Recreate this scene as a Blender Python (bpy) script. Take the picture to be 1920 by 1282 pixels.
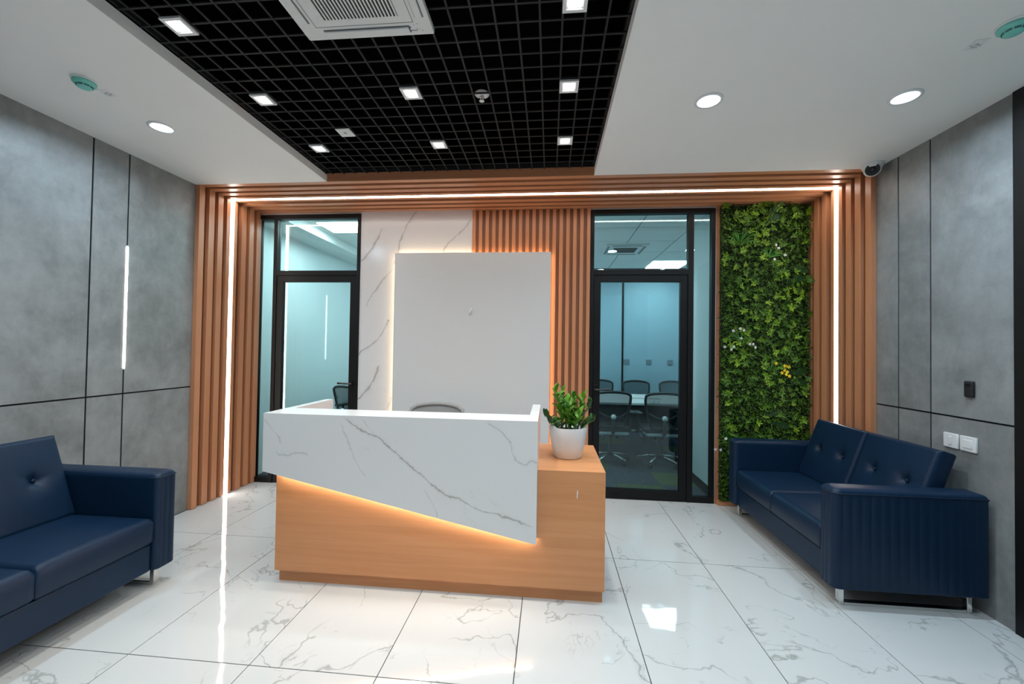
import bpy, bmesh, math, random
from mathutils import Vector, Matrix

random.seed(7)
PI = math.pi
S = bpy.context.scene
C = S.collection
for o in list(bpy.data.objects):
    bpy.data.objects.remove(o, do_unlink=True)

# ------------------------------------------------------------------ camera
YAW, PITCH, ROLL, CAMH, FPX = 0.09181, 0.01677, 0.01486, 1.45055, 768.06
f = Vector((-math.sin(YAW) * math.cos(PITCH), math.cos(YAW) * math.cos(PITCH), math.sin(PITCH)))
r = Vector((math.cos(YAW), math.sin(YAW), 0))
u = r.cross(f)
r2 = r * math.cos(ROLL) + u * math.sin(ROLL)
u2 = -r * math.sin(ROLL) + u * math.cos(ROLL)
cd = bpy.data.cameras.new('camera')
cd.sensor_width = 36.0
cd.lens = FPX / 1920 * 36.0
cd.clip_start = 0.02
cam = bpy.data.objects.new('camera', cd)
C.objects.link(cam)
M = Matrix((r2, u2, -f)).transposed().to_4x4()
M.translation = Vector((0, 0, CAMH))
cam.matrix_world = M
S.camera = cam

# ------------------------------------------------------------------ world, exposure, light levels
w = bpy.data.worlds.new('world')
S.world = w
w.use_nodes = True
w.node_tree.nodes['Background'].inputs[0].default_value = (0.02, 0.024, 0.03, 1)
w.node_tree.nodes['Background'].inputs[1].default_value = 0.3
S.view_settings.view_transform = 'Standard'
S.view_settings.look = 'None'
S.view_settings.gamma = 1.0
S.view_settings.exposure = 0.0
S.view_settings.use_curve_mapping = False
S.cycles.max_bounces = 7
S.cycles.diffuse_bounces = 4
S.cycles.glossy_bounces = 3
S.cycles.adaptive_threshold = 0.035
S.cycles.transparent_max_bounces = 16
S.cycles.use_denoising = True
S.cycles.sample_clamp_indirect = 6.0

P_SPOT, P_DOWN, P_LED, P_WALLLED, P_PANELGLOW, P_DESKGLOW, P_OFFICE, P_MEET = 3.75, 11.5, 17.0, 15.0, 11.5, 46.0, 33.0, 18.0
COOL = (0.66, 0.85, 1.0)
NEUT = (1.0, 0.965, 0.91)
LEDC = (1.0, 0.955, 0.89)
WARM = (1.0, 0.72, 0.42)

# ------------------------------------------------------------------ materials
def new_mat(name):
    m = bpy.data.materials.new(name)
    m.use_nodes = True
    nt = m.node_tree
    b = nt.nodes['Principled BSDF']
    return m, nt, b

def nd(nt, kind, **kw):
    n = nt.nodes.new(kind)
    for k, v in kw.items():
        if k.startswith('i_'):
            n.inputs[k[2:].replace('_', ' ')].default_value = v
        else:
            setattr(n, k, v)
    return n

def math_n(nt, op, a, b=None, c=None, clamp=False):
    n = nt.nodes.new('ShaderNodeMath')
    n.operation = op
    n.use_clamp = clamp
    for i, v in enumerate((a, b, c)):
        if v is None:
            continue
        if hasattr(v, 'is_linked') or hasattr(v, 'links'):
            nt.links.new(v, n.inputs[i])
        else:
            n.inputs[i].default_value = v
    return n.outputs[0]

def mixc(nt, fac, a, b):
    n = nt.nodes.new('ShaderNodeMix')
    n.data_type = 'RGBA'
    for i, v in ((0, fac), (6, a), (7, b)):
        if hasattr(v, 'links'):
            nt.links.new(v, n.inputs[i])
        elif isinstance(v, tuple):
            n.inputs[i].default_value = (*v, 1)
        else:
            n.inputs[i].default_value = v
    return n.outputs[2]

def smooth(nt, x, lo, hi, a=0.0, b=1.0):
    n = nt.nodes.new('ShaderNodeMapRange')
    n.interpolation_type = 'SMOOTHSTEP'
    nt.links.new(x, n.inputs[0])
    n.inputs[1].default_value = lo
    n.inputs[2].default_value = hi
    n.inputs[3].default_value = a
    n.inputs[4].default_value = b
    return n.outputs[0]

def noise(nt, vec, scale, detail=2.0, rough=0.5, dist=0.0, w=None):
    n = nt.nodes.new('ShaderNodeTexNoise')
    if w is not None:
        n.noise_dimensions = '4D'
        if hasattr(w, 'links'):
            nt.links.new(w, n.inputs['W'])
        else:
            n.inputs['W'].default_value = w
    nt.links.new(vec, n.inputs['Vector'])
    n.inputs['Scale'].default_value = scale
    n.inputs['Detail'].default_value = detail
    n.inputs['Roughness'].default_value = rough
    n.inputs['Distortion'].default_value = dist
    return n.outputs['Fac']

def objco(nt, scale=(1, 1, 1)):
    t = nt.nodes.new('ShaderNodeTexCoord')
    m = nt.nodes.new('ShaderNodeMapping')
    m.inputs['Scale'].default_value = scale
    nt.links.new(t.outputs['Object'], m.inputs['Vector'])
    return m.outputs['Vector']

def bump(nt, b, h, strength, dist=0.01):
    n = nt.nodes.new('ShaderNodeBump')
    n.inputs['Strength'].default_value = strength
    n.inputs['Distance'].default_value = dist
    nt.links.new(h, n.inputs['Height'])
    nt.links.new(n.outputs[0], b.inputs['Normal'])

def plain(name, col, rough=0.5, metal=0.0, spec=0.5, mottled=0.0, scale=30.0, coat=0.0):
    m, nt, b = new_mat(name)
    b.inputs['Roughness'].default_value = rough
    b.inputs['Metallic'].default_value = metal
    b.inputs['Specular IOR Level'].default_value = spec
    b.inputs['Coat Weight'].default_value = coat
    v = objco(nt)
    n = noise(nt, v, scale, 3)
    k = max(mottled, 0.015)
    lo = tuple(c * (1 - k) for c in col)
    hi = tuple(min(1, c * (1 + k)) for c in col)
    nt.links.new(mixc(nt, n, lo, hi), b.inputs['Base Color'])
    return m

def emit(name, col, strength):
    m, nt, b = new_mat(name)
    b.inputs['Base Color'].default_value = (0.9, 0.9, 0.9, 1)
    b.inputs['Emission Color'].default_value = (*col, 1)
    b.inputs['Emission Strength'].default_value = strength
    return m

def wood(name, light, dark, axis='X', rough=0.38, scale=1.0):
    m, nt, b = new_mat(name)
    sc = {'X': (0.8, 22, 22), 'Y': (22, 0.8, 22), 'Z': (22, 22, 0.8)}[axis]
    oi = nt.nodes.new('ShaderNodeObjectInfo')
    wv = math_n(nt, 'MULTIPLY', oi.outputs['Random'], 40.0)
    v = objco(nt, tuple(s * scale for s in sc))
    n1 = noise(nt, v, 1.0, 4, 0.6, 0.3, wv)
    v2 = objco(nt, tuple(s * scale * (1.6 if s > 2 else 0.9) * 4 for s in sc))
    n2 = noise(nt, v2, 1.0, 3, 0.6, 0.0, wv)
    fac = math_n(nt, 'ADD', math_n(nt, 'MULTIPLY', smooth(nt, n1, 0.3, 0.7), 0.65), math_n(nt, 'MULTIPLY', n2, 0.35))
    nt.links.new(mixc(nt, fac, dark, light), b.inputs['Base Color'])
    b.inputs['Roughness'].default_value = rough
    bump(nt, b, n2, 0.03, 0.001)
    return m

def marble_tile():
    m, nt, b = new_mat('marble_tile')
    oi = nt.nodes.new('ShaderNodeObjectInfo')
    wv = math_n(nt, 'MULTIPLY', oi.outputs['Random'], 97.0)
    v = objco(nt)
    n1 = noise(nt, v, 1.5, 4, 0.52, 0.55, wv)
    n2 = noise(nt, v, 2.7, 4, 0.55, 0.8, math_n(nt, 'ADD', wv, 13.0))
    msk = noise(nt, v, 2.8, 3, 0.55, 0.3, math_n(nt, 'ADD', wv, 31.0))
    crk = math_n(nt, 'MULTIPLY', math_n(nt, 'SUBTRACT', noise(nt, v, 22.0, 4, 0.65, 0.0, wv), 0.5), 0.045)
    n1 = math_n(nt, 'ADD', n1, crk)
    n2 = math_n(nt, 'ADD', n2, crk)
    d1 = math_n(nt, 'ABSOLUTE', math_n(nt, 'SUBTRACT', n1, 0.5))
    d2 = math_n(nt, 'ABSOLUTE', math_n(nt, 'SUBTRACT', n2, 0.5))
    v1 = smooth(nt, d1, 0.0, 0.0068, 0.9, 0.0)
    v1b = math_n(nt, 'MULTIPLY', smooth(nt, d1, 0.0, 0.030, 0.30, 0.0), smooth(nt, msk, 0.55, 0.70))
    v2 = math_n(nt, 'MULTIPLY', smooth(nt, d2, 0.0, 0.008, 0.7, 0.0), smooth(nt, msk, 0.53, 0.64))
    v1 = math_n(nt, 'MULTIPLY', v1, smooth(nt, msk, 0.40, 0.54))
    fac = math_n(nt, 'ADD', math_n(nt, 'MAXIMUM', v1, v2), v1b, clamp=True)
    fac = math_n(nt, 'MULTIPLY', fac, 0.62)
    nt.links.new(mixc(nt, fac, (0.585, 0.61, 0.61), (0.20, 0.215, 0.205)), b.inputs['Base Color'])
    b.inputs['Roughness'].default_value = 0.035
    b.inputs['Specular IOR Level'].default_value = 0.62
    wav = noise(nt, v, 5.0, 1.5, 0.5, 0.0, wv)
    bump(nt, b, wav, 0.11, 0.012)
    return m

def marble_slab(name, veins, base=(0.80, 0.815, 0.83), vein=(0.30, 0.27, 0.25), rough=0.16):
    """veins: list of (axis, points, width, strength); axis 'x' gives z as a curve of x, 'z' gives x as a curve of z"""
    m, nt, b = new_mat(name)
    v = objco(nt)
    sx = nt.nodes.new('ShaderNodeSeparateXYZ')
    nt.links.new(v, sx.inputs[0])
    fine = math_n(nt, 'SUBTRACT', noise(nt, v, 16.0, 5, 0.65), 0.5)
    wid = smooth(nt, noise(nt, v, 7.0, 3, 0.6, 0.0, 5.0), 0.35, 0.65, 0.35, 1.5)
    tot = None
    for (ax, pts, wd, st) in veins:
        if ax == 'z':
            pts = sorted((p[1], p[0]) for p in pts)
            t_, o_ = sx.outputs[2], sx.outputs[0]
        else:
            pts = sorted(pts)
            t_, o_ = sx.outputs[0], sx.outputs[2]
        a0, a1 = pts[0][0], pts[-1][0]
        lo = min(p[1] for p in pts); hi = max(p[1] for p in pts) + 1e-4
        tn = math_n(nt, 'DIVIDE', math_n(nt, 'SUBTRACT', t_, a0), a1 - a0)
        fc = nt.nodes.new('ShaderNodeFloatCurve')
        cu = fc.mapping.curves[0]
        cu.points[0].location = (0.0, (pts[0][1] - lo) / (hi - lo))
        cu.points[1].location = (1.0, (pts[-1][1] - lo) / (hi - lo))
        for p in pts[1:-1]:
            cu.points.new((p[0] - a0) / (a1 - a0), (p[1] - lo) / (hi - lo))
        fc.mapping.update()
        nt.links.new(tn, fc.inputs['Value'])
        z0 = math_n(nt, 'MULTIPLY_ADD', fc.outputs[0], hi - lo, lo)
        d = math_n(nt, 'SUBTRACT', o_, z0)
        d = math_n(nt, 'ADD', d, math_n(nt, 'MULTIPLY', fine, 0.055))
        d = math_n(nt, 'DIVIDE', math_n(nt, 'ABSOLUTE', d), wid)
        ends = math_n(nt, 'MULTIPLY', smooth(nt, tn, -0.01, 0.05), smooth(nt, tn, 0.93, 1.01, 1.0, 0.0))
        a = math_n(nt, 'ADD', smooth(nt, d, wd * 0.15, wd, st, 0.0), smooth(nt, d, 0.0, wd * 4.0, st * 0.16, 0.0))
        a = math_n(nt, 'MULTIPLY', a, ends)
        tot = a if tot is None else math_n(nt, 'MAXIMUM', tot, a)
    n2 = noise(nt, v, 3.0, 6, 0.62, 0.8, 3.0)
    d2 = math_n(nt, 'ABSOLUTE', math_n(nt, 'SUBTRACT', n2, 0.5))
    extra = math_n(nt, 'MULTIPLY', smooth(nt, d2, 0.0, 0.008, 0.28, 0.0), smooth(nt, noise(nt, v, 2.3, 2, 0.5, 0, 9.0), 0.58, 0.70))
    tot = math_n(nt, 'MAXIMUM', tot, extra)
    nt.links.new(mixc(nt, math_n(nt, 'MULTIPLY', tot, 0.85, clamp=True), base, vein), b.inputs['Base Color'])
    b.inputs['Roughness'].default_value = rough
    return m

def concrete():
    m, nt, b = new_mat('concrete_laminate')
    oi = nt.nodes.new('ShaderNodeObjectInfo')
    wv = math_n(nt, 'MULTIPLY', oi.outputs['Random'], 61.0)
    v = objco(nt)
    n1 = noise(nt, v, 2.2, 5, 0.62, 0.5, wv)
    n2 = noise(nt, v, 8.0, 6, 0.7, 0.3, wv)
    n3 = noise(nt, objco(nt, (1, 1, 0.35)), 26.0, 4, 0.7, 0.0, wv)
    fac = math_n(nt, 'ADD', math_n(nt, 'MULTIPLY', n1, 0.55), math_n(nt, 'ADD', math_n(nt, 'MULTIPLY', n2, 0.30), math_n(nt, 'MULTIPLY', n3, 0.15)))
    fac = smooth(nt, fac, 0.34, 0.66)
    nt.links.new(mixc(nt, fac, (0.172, 0.180, 0.180), (0.315, 0.328, 0.330)), b.inputs['Base Color'])
    b.inputs['Roughness'].default_value = 0.42
    bump(nt, b, n2, 0.05, 0.003)
    return m

def leather():
    m, nt, b = new_mat('navy_leather')
    v = objco(nt)
    n = noise(nt, v, 4.0, 3)
    nt.links.new(mixc(nt, n, (0.0034, 0.0165, 0.042), (0.0050, 0.0225, 0.056)), b.inputs['Base Color'])
    b.inputs['Roughness'].default_value = 0.40
    b.inputs['Specular IOR Level'].default_value = 0.26
    vo = nt.nodes.new('ShaderNodeTexVoronoi')
    vo.inputs['Scale'].default_value = 260
    nt.links.new(v, vo.inputs['Vector'])
    h = math_n(nt, 'ADD', vo.outputs['Distance'], math_n(nt, 'MULTIPLY', noise(nt, v, 11, 3), 2.5))
    bump(nt, b, h, 0.10, 0.003)
    return m

def glass(name, tint, ior=1.5):
    m = bpy.data.materials.new(name)
    m.use_nodes = True
    nt = m.node_tree
    nt.nodes.remove(nt.nodes['Principled BSDF'])
    out = nt.nodes['Material Output']
    tr = nd(nt, 'ShaderNodeBsdfTransparent')
    tr.inputs[0].default_value = (*tint, 1)
    gl = nd(nt, 'ShaderNodeBsdfGlossy')
    gl.inputs[0].default_value = (0.92, 1.0, 1.0, 1)
    gl.inputs['Roughness'].default_value = 0.0
    fr = nd(nt, 'ShaderNodeFresnel')
    fr.inputs[0].default_value = ior
    mx = nd(nt, 'ShaderNodeMixShader')
    nt.links.new(fr.outputs[0], mx.inputs[0])
    nt.links.new(tr.outputs[0], mx.inputs[1])
    nt.links.new(gl.outputs[0], mx.inputs[2])
    nt.links.new(mx.outputs[0], out.inputs[0])
    return m

def leafy(name, lo, hi, rough=0.42):
    m, nt, b = new_mat(name)
    g = nt.nodes.new('ShaderNodeNewGeometry')
    oi = nt.nodes.new('ShaderNodeObjectInfo')
    f_ = math_n(nt, 'FRACT', math_n(nt, 'ADD', g.outputs['Random Per Island'], oi.outputs['Random']))
    nt.links.new(mixc(nt, f_, lo, hi), b.inputs['Base Color'])
    b.inputs['Roughness'].default_value = rough
    b.inputs['Specular IOR Level'].default_value = 0.3
    return m

def carpet(name, base, streak):
    m, nt, b = new_mat(name)
    oi = nt.nodes.new('ShaderNodeObjectInfo')
    wv = math_n(nt, 'MULTIPLY', oi.outputs['Random'], 23.0)
    n = noise(nt, objco(nt, (45, 3, 1)), 1.0, 3, 0.6, 0, wv)
    n2 = noise(nt, objco(nt), 160, 2)
    f_ = math_n(nt, 'ADD', smooth(nt, n, 0.55, 0.75), math_n(nt, 'MULTIPLY', math_n(nt, 'SUBTRACT', n2, 0.5), 0.5), clamp=True)
    nt.links.new(mixc(nt, f_, base, streak), b.inputs['Base Color'])
    b.inputs['Roughness'].default_value = 0.95
    bump(nt, b, n2, 0.4, 0.004)
    return m

MT = {}
MT['tile'] = marble_tile()
MT['grout'] = plain('grout', (0.06, 0.06, 0.058), 0.9)
MT['ceil'] = plain('white_gypsum', (0.88, 0.88, 0.865), 0.75, mottled=0.02, scale=3)
MT['white'] = plain('white_paint', (0.72, 0.735, 0.74), 0.6, mottled=0.02)
MT['darkwall'] = plain('charcoal_paint', (0.17, 0.17, 0.175), 0.7)  # tone of the unseen rear wall, set for the light it bounces
MT['black'] = plain('black_void', (0.002, 0.002, 0.0022), 1.0, spec=0.0)
MT['groove'] = plain('groove_black', (0.004, 0.004, 0.005), 0.6, spec=0.2)
MT['grid'] = plain('grid_bar_black', (0.022, 0.022, 0.023), 0.6, spec=0.25)
MT['concrete'] = concrete()
MT['slatZ'] = wood('slat_wood_vertical', (0.63, 0.285, 0.145), (0.54, 0.222, 0.104), 'Z', 0.36)
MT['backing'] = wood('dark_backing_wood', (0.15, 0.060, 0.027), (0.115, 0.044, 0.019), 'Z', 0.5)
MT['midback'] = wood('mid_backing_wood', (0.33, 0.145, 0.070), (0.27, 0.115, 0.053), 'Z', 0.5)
MT['slatX'] = wood('slat_wood_horizontal', (0.63, 0.285, 0.145), (0.54, 0.222, 0.104), 'X', 0.36)
MT['desk'] = wood('desk_beech', (0.73, 0.335, 0.145), (0.61, 0.255, 0.098), 'X', 0.36)
MT['blackmetal'] = plain('black_aluminium', (0.0055, 0.0055, 0.006), 0.45, spec=0.28)
MT['chrome'] = plain('chrome', (0.72, 0.72, 0.70), 0.13, metal=1.0)
MT['darkmetal'] = plain('dark_metal', (0.10, 0.10, 0.10), 0.3, metal=1.0)
MT['leather'] = leather()
MT['piping'] = plain('leather_piping', (0.005, 0.015, 0.034), 0.45, spec=0.3)
MT['glass'] = glass('tinted_glass', (0.77, 0.94, 0.955))
MT['whiteplastic'] = plain('white_plastic', (0.78, 0.79, 0.79), 0.32)
MT['acwhite'] = plain('ac_white_plastic', (0.74, 0.75, 0.74), 0.38)
MT['greymark'] = plain('grey_print', (0.22, 0.22, 0.23), 0.6)
MT['socketgrey'] = plain('socket_grey', (0.18, 0.25, 0.30), 0.5)
MT['darkslot'] = plain('dark_slot', (0.012, 0.013, 0.014), 0.7)
MT['teal'] = plain('teal_plastic', (0.19, 0.62, 0.54), 0.3)
MT['tealdark'] = plain('teal_slot', (0.004, 0.04, 0.04), 0.6)
MT['panel'] = plain('glossy_white_board', (0.70, 0.72, 0.725), 0.27)
MT['meshgrey'] = plain('mesh_grey', (0.30, 0.31, 0.31), 0.7)
MT['chairblack'] = plain('chair_black_plastic', (0.013, 0.014, 0.016), 0.45)
MT['chairfab'] = plain('chair_black_mesh', (0.020, 0.022, 0.026), 0.85)
def mesh_fabric(name, col, see):
    m, nt, b = new_mat(name)
    b.inputs['Base Color'].default_value = (*col, 1)
    b.inputs['Roughness'].default_value = 0.85
    v = objco(nt)
    n = noise(nt, v, 400, 1)
    nt.links.new(math_n(nt, 'ADD', math_n(nt, 'MULTIPLY', math_n(nt, 'SUBTRACT', n, 0.5), 0.2), 1 - see), b.inputs['Alpha'])
    return m
MT['backmesh'] = mesh_fabric('see_through_black_mesh', (0.020, 0.022, 0.026), 0.35)
MT['backmeshgrey'] = mesh_fabric('see_through_grey_mesh', (0.34, 0.35, 0.35), 0.2)
MT['chairgrey'] = plain('chair_grey_plastic', (0.42, 0.43, 0.44), 0.45)
MT['pot'] = plain('white_pot', (0.76, 0.77, 0.775), 0.28)
MT['soil'] = plain('soil', (0.02, 0.015, 0.01), 0.95, mottled=0.5, scale=60)
MT['zz'] = leafy('zz_leaf', (0.045, 0.17, 0.012), (0.16, 0.36, 0.025), 0.3)
MT['zzdark'] = leafy('zz_leaf_dark', (0.018, 0.06, 0.012), (0.05, 0.13, 0.03), 0.3)
MT['stem'] = plain('green_stem', (0.10, 0.20, 0.04), 0.5)
MT['foliage'] = leafy('small_foliage', (0.009, 0.035, 0.003), (0.070, 0.170, 0.010))
MT['mat'] = plain('dark_mat', (0.006, 0.014, 0.004), 0.9)
MT['rosette'] = leafy('rosette_leaf', (0.065, 0.17, 0.007), (0.20, 0.34, 0.016))
MT['grass'] = leafy('grass_blade', (0.03, 0.15, 0.02), (0.08, 0.27, 0.04))
MT['fern'] = leafy('fern_leaf', (0.008, 0.042, 0.012), (0.018, 0.070, 0.020))
MT['wflower'] = plain('white_petal', (0.80, 0.81, 0.80), 0.6)
MT['yflower'] = plain('yellow_petal', (0.80, 0.62, 0.02), 0.6)
MT['blueroom'] = plain('pale_blue_paint', (0.32, 0.50, 0.60), 0.6)
MT['officewall'] = plain('office_white_paint', (0.68, 0.74, 0.75), 0.6)
MT['carpetblue'] = carpet('carpet_slate', (0.030, 0.043, 0.062), (0.10, 0.13, 0.16))
MT['carpetgreen'] = carpet('carpet_green', (0.055, 0.085, 0.025), (0.09, 0.125, 0.045))
MT['led'] = emit('led_white', LEDC, P_LED)
MT['wallled'] = emit('led_wall', (1.0, 0.97, 0.91), P_WALLLED)
MT['glow'] = emit('led_warm_panel', WARM, P_PANELGLOW)
MT['deskglow'] = emit('led_warm_desk', (1.0, 0.90, 0.76), P_DESKGLOW)
MT['downlens'] = emit('downlight_lens', COOL, 6.0)
MT['spotlens'] = emit('spot_lens', NEUT, 5.0)
MT['officelamp'] = emit('office_light_panel', (0.94, 1.0, 1.0), P_OFFICE)
MT['meetlamp'] = emit('meeting_light_panel', (0.94, 1.0, 1.0), P_MEET)
MT['marblefront'] = marble_slab('desk_marble', [
    ('x', [(-0.524, 1.043), (-0.43, 0.972), (-0.333, 0.932), (-0.235, 0.868), (-0.115, 0.768), (-0.055, 0.725), (0.028, 0.656), (0.087, 0.62), (0.18, 0.59), (0.261, 0.549), (0.41, 0.511), (0.6, 0.455)], 0.0062, 0.8),
    ('z', [(-0.539, 1.009), (-0.501, 0.917), (-0.45, 0.801), (-0.387, 0.696)], 0.0042, 0.45),
    ('z', [(-1.02, 1.016), (-0.96, 0.95), (-0.934, 0.93), (-0.909, 0.868)], 0.005, 0.40),
    ('x', [(-0.94, 0.83), (-0.857, 0.800), (-0.794, 0.822), (-0.731, 0.79)], 0.007, 0.42),
    ('z', [(0.32, 1.035), (0.402, 0.981), (0.458, 0.917), (0.483, 0.838), (0.54, 0.801)], 0.007, 0.5),
    ('x', [(0.50, 0.815), (0.54, 0.801), (0.575, 0.825), (0.612, 0.822)], 0.007, 0.45),
    ('z', [(-0.031, 0.648), (0.004, 0.583), (0.053, 0.488)], 0.004, 0.35),
    ('z', [(-0.407, 1.025), (-0.344, 0.95), (-0.31, 0.92)], 0.004, 0.4)],
    base=(0.77, 0.785, 0.795), vein=(0.37, 0.345, 0.33))
MT['marblewall'] = marble_slab('wall_marble', [
    ('z', [(-1.182, 2.336), (-1.069, 2.464), (-0.997, 2.592), (-0.953, 2.692)], 0.015, 0.8),
    ('z', [(-0.82, 2.30), (-0.776, 2.462), (-0.75, 2.573), (-0.679, 2.733), (-0.58, 2.87)], 0.011, 0.75),
    ('z', [(-0.308, 2.40), (-0.261, 2.513), (-0.162, 2.6), (-0.002, 2.779)], 0.011, 0.7),
    ('z', [(-1.12, 1.86), (-1.076, 1.95), (-0.986, 2.079), (-0.913, 2.173), (-0.78, 2.29)], 0.010, 0.7),
    ('z', [(-1.19, 1.35), (-1.162, 1.393), (-1.011, 1.495), (-0.919, 1.624), (-0.859, 1.746)], 0.013, 0.8),
    ('z', [(-1.19, 0.89), (-1.056, 1.04), (-0.995, 1.152), (-0.958, 1.269)], 0.017, 0.8),
    ('z', [(-0.857, 0.814), (-0.82, 0.941)], 0.008, 0.5)],
    base=(0.72, 0.73, 0.745), vein=(0.36, 0.345, 0.335), rough=0.2)

# ------------------------------------------------------------------ geometry helpers
def box(bm, x0, x1, y0, y1, z0, z1):
    vs = [bm.verts.new(p) for p in ((x0, y0, z0), (x1, y0, z0), (x1, y1, z0), (x0, y1, z0),
                                    (x0, y0, z1), (x1, y0, z1), (x1, y1, z1), (x0, y1, z1))]
    for q in ((3, 2, 1, 0), (4, 5, 6, 7), (0, 1, 5, 4), (1, 2, 6, 5), (2, 3, 7, 6), (3, 0, 4, 7)):
        bm.faces.new([vs[i] for i in q])
    return vs

def prism(bm, pts, axis, a0, a1):
    """extrude a 2D polygon along an axis ('x','y','z')"""
    def P(p, a):
        return {'x': (a, p[0], p[1]), 'y': (p[0], a, p[1]), 'z': (p[0], p[1], a)}[axis]
    A = [bm.verts.new(P(p, a0)) for p in pts]
    B = [bm.verts.new(P(p, a1)) for p in pts]
    n = len(pts)
    bm.faces.new(A)
    bm.faces.new(B[::-1])
    for i in range(n):
        bm.faces.new((A[i], B[i], B[(i + 1) % n], A[(i + 1) % n]))

def tube(bm, pts, rad, seg=8, closed=False):
    pts = [Vector(p) for p in pts]
    n = len(pts)
    rings = []
    up = None
    for i, p in enumerate(pts):
        if closed:
            t = (pts[(i + 1) % n] - pts[i - 1]).normalized()
        else:
            t = (pts[min(i + 1, n - 1)] - pts[max(i - 1, 0)]).normalized()
        if up is None:
            up = Vector((0, 0, 1)) if abs(t.z) < 0.9 else Vector((1, 0, 0))
        a = t.cross(up)
        if a.length < 1e-5:
            up = Vector((1, 0, 0)) if abs(t.x) < 0.9 else Vector((0, 1, 0))
            a = t.cross(up)
        a.normalize()
        b = a.cross(t).normalized()
        up = b
        rr = rad[i] if isinstance(rad, (list, tuple)) else rad
        rings.append([bm.verts.new(p + (a * math.cos(2 * PI * k / seg) + b * math.sin(2 * PI * k / seg)) * rr) for k in range(seg)])
    m = n if closed else n - 1
    for i in range(m):
        R0, R1 = rings[i], rings[(i + 1) % n]
        for k in range(seg):
            bm.faces.new((R0[k], R0[(k + 1) % seg], R1[(k + 1) % seg], R1[k]))
    if not closed:
        bm.faces.new(rings[0][::-1])
        bm.faces.new(rings[-1])

def lathe(bm, prof, seg=32, cx=0, cy=0, close=True):
    rings = []
    for (rr, z) in prof:
        rings.append([bm.verts.new((cx + rr * math.cos(2 * PI * k / seg), cy + rr * math.sin(2 * PI * k / seg), z)) for k in range(seg)])
    for i in range(len(rings) - 1):
        for k in range(seg):
            bm.faces.new((rings[i][k], rings[i][(k + 1) % seg], rings[i + 1][(k + 1) % seg], rings[i + 1][k]))
    if close:
        bm.faces.new(rings[0][::-1])
        bm.faces.new(rings[-1])

def bevel(bm, wd, seg=2):
    bmesh.ops.bevel(bm, geom=list(bm.edges), offset=wd, segments=seg, profile=0.5, affect='EDGES')

def mesh_of(name, bm, mat, smooth_=False):
    bmesh.ops.recalc_face_normals(bm, faces=bm.faces)
    me = bpy.data.meshes.new(name)
    bm.to_mesh(me)
    bm.free()
    me.materials.append(MT[mat] if isinstance(mat, str) else mat)
    if smooth_:
        me.polygons.foreach_set('use_smooth', [True] * len(me.polygons))
        if smooth_ == 'auto':
            me.set_sharp_from_angle(angle=math.radians(38))
            # large flat faces keep their own normal beside narrow rounded edges
            big = max(p.area for p in me.polygons) * 0.12
            if len(me.polygons) < 400:
                for p in me.polygons:
                    if p.area > big and len(p.vertices) == 4:
                        p.use_smooth = False
    return me

def tag(o, label=None, cat=None, group=None, kind=None):
    if label: o['label'] = label
    if cat: o['category'] = cat
    if group: o['group'] = group
    if kind: o['kind'] = kind
    return o

ROOTLOC = {}

def link(name, me, parent=None, loc=None):
    o = bpy.data.objects.new(name, me)
    C.objects.link(o)
    if parent is not None:
        o.parent = parent
    if loc is not None:
        o.location = loc
    return o

def obj(name, bm, mat, parent=None, smooth_=False, world=False):
    """one mesh object; with world=True the mesh is given in world coordinates and shifted under its root"""
    if world and parent is not None:
        p = parent
        while p.parent is not None:
            p = p.parent
        bmesh.ops.translate(bm, verts=bm.verts, vec=-p.location)
    return link(name, mesh_of(name, bm, mat, smooth_), parent)

def bxo(name, dims, mat, parent=None, bev=0.0, world=True, seg=2):
    bm = bmesh.new()
    box(bm, *dims)
    if bev:
        bevel(bm, bev, seg)
    return obj(name, bm, mat, parent, False, world)

def thing(name, label, cat, loc=(0, 0, 0), group=None, rz=0.0):
    o = bpy.data.objects.new(name, None)
    o.empty_display_size = 0.1
    C.objects.link(o)
    o.location = loc
    o.rotation_euler = (0, 0, rz)
    return tag(o, label, cat, group)

def struct(o, label=None):
    return tag(o, label, None, None, 'structure')

def copy_tree(o, parent=None):
    c = o.copy()
    C.objects.link(c)
    c.parent = parent
    for ch in list(o.children):
        copy_tree(ch, c)
    return c

def lamp(name, parent, loc, size, power, col, spread=PI, shape='DISK', rot=(0, 0, 0)):
    d = bpy.data.lights.new(name, 'AREA')
    d.shape = shape
    d.size = size
    d.energy = power
    d.color = col
    d.spread = spread
    o = bpy.data.objects.new(name, d)
    C.objects.link(o)
    o.parent = parent
    o.location = loc
    o.rotation_euler = rot
    return o

# ------------------------------------------------------------------ room numbers
XL, XR, HC = -3.142, 2.460, 2.863
YF, YG, YB = 3.335, 4.12, -2.4            # portal front, back wall plane, wall behind the viewer
RL, RR, ZG = -1.924, 0.340, 2.923         # ceiling recess and grid height
SL = 0.04                                 # slat protrusion

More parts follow.
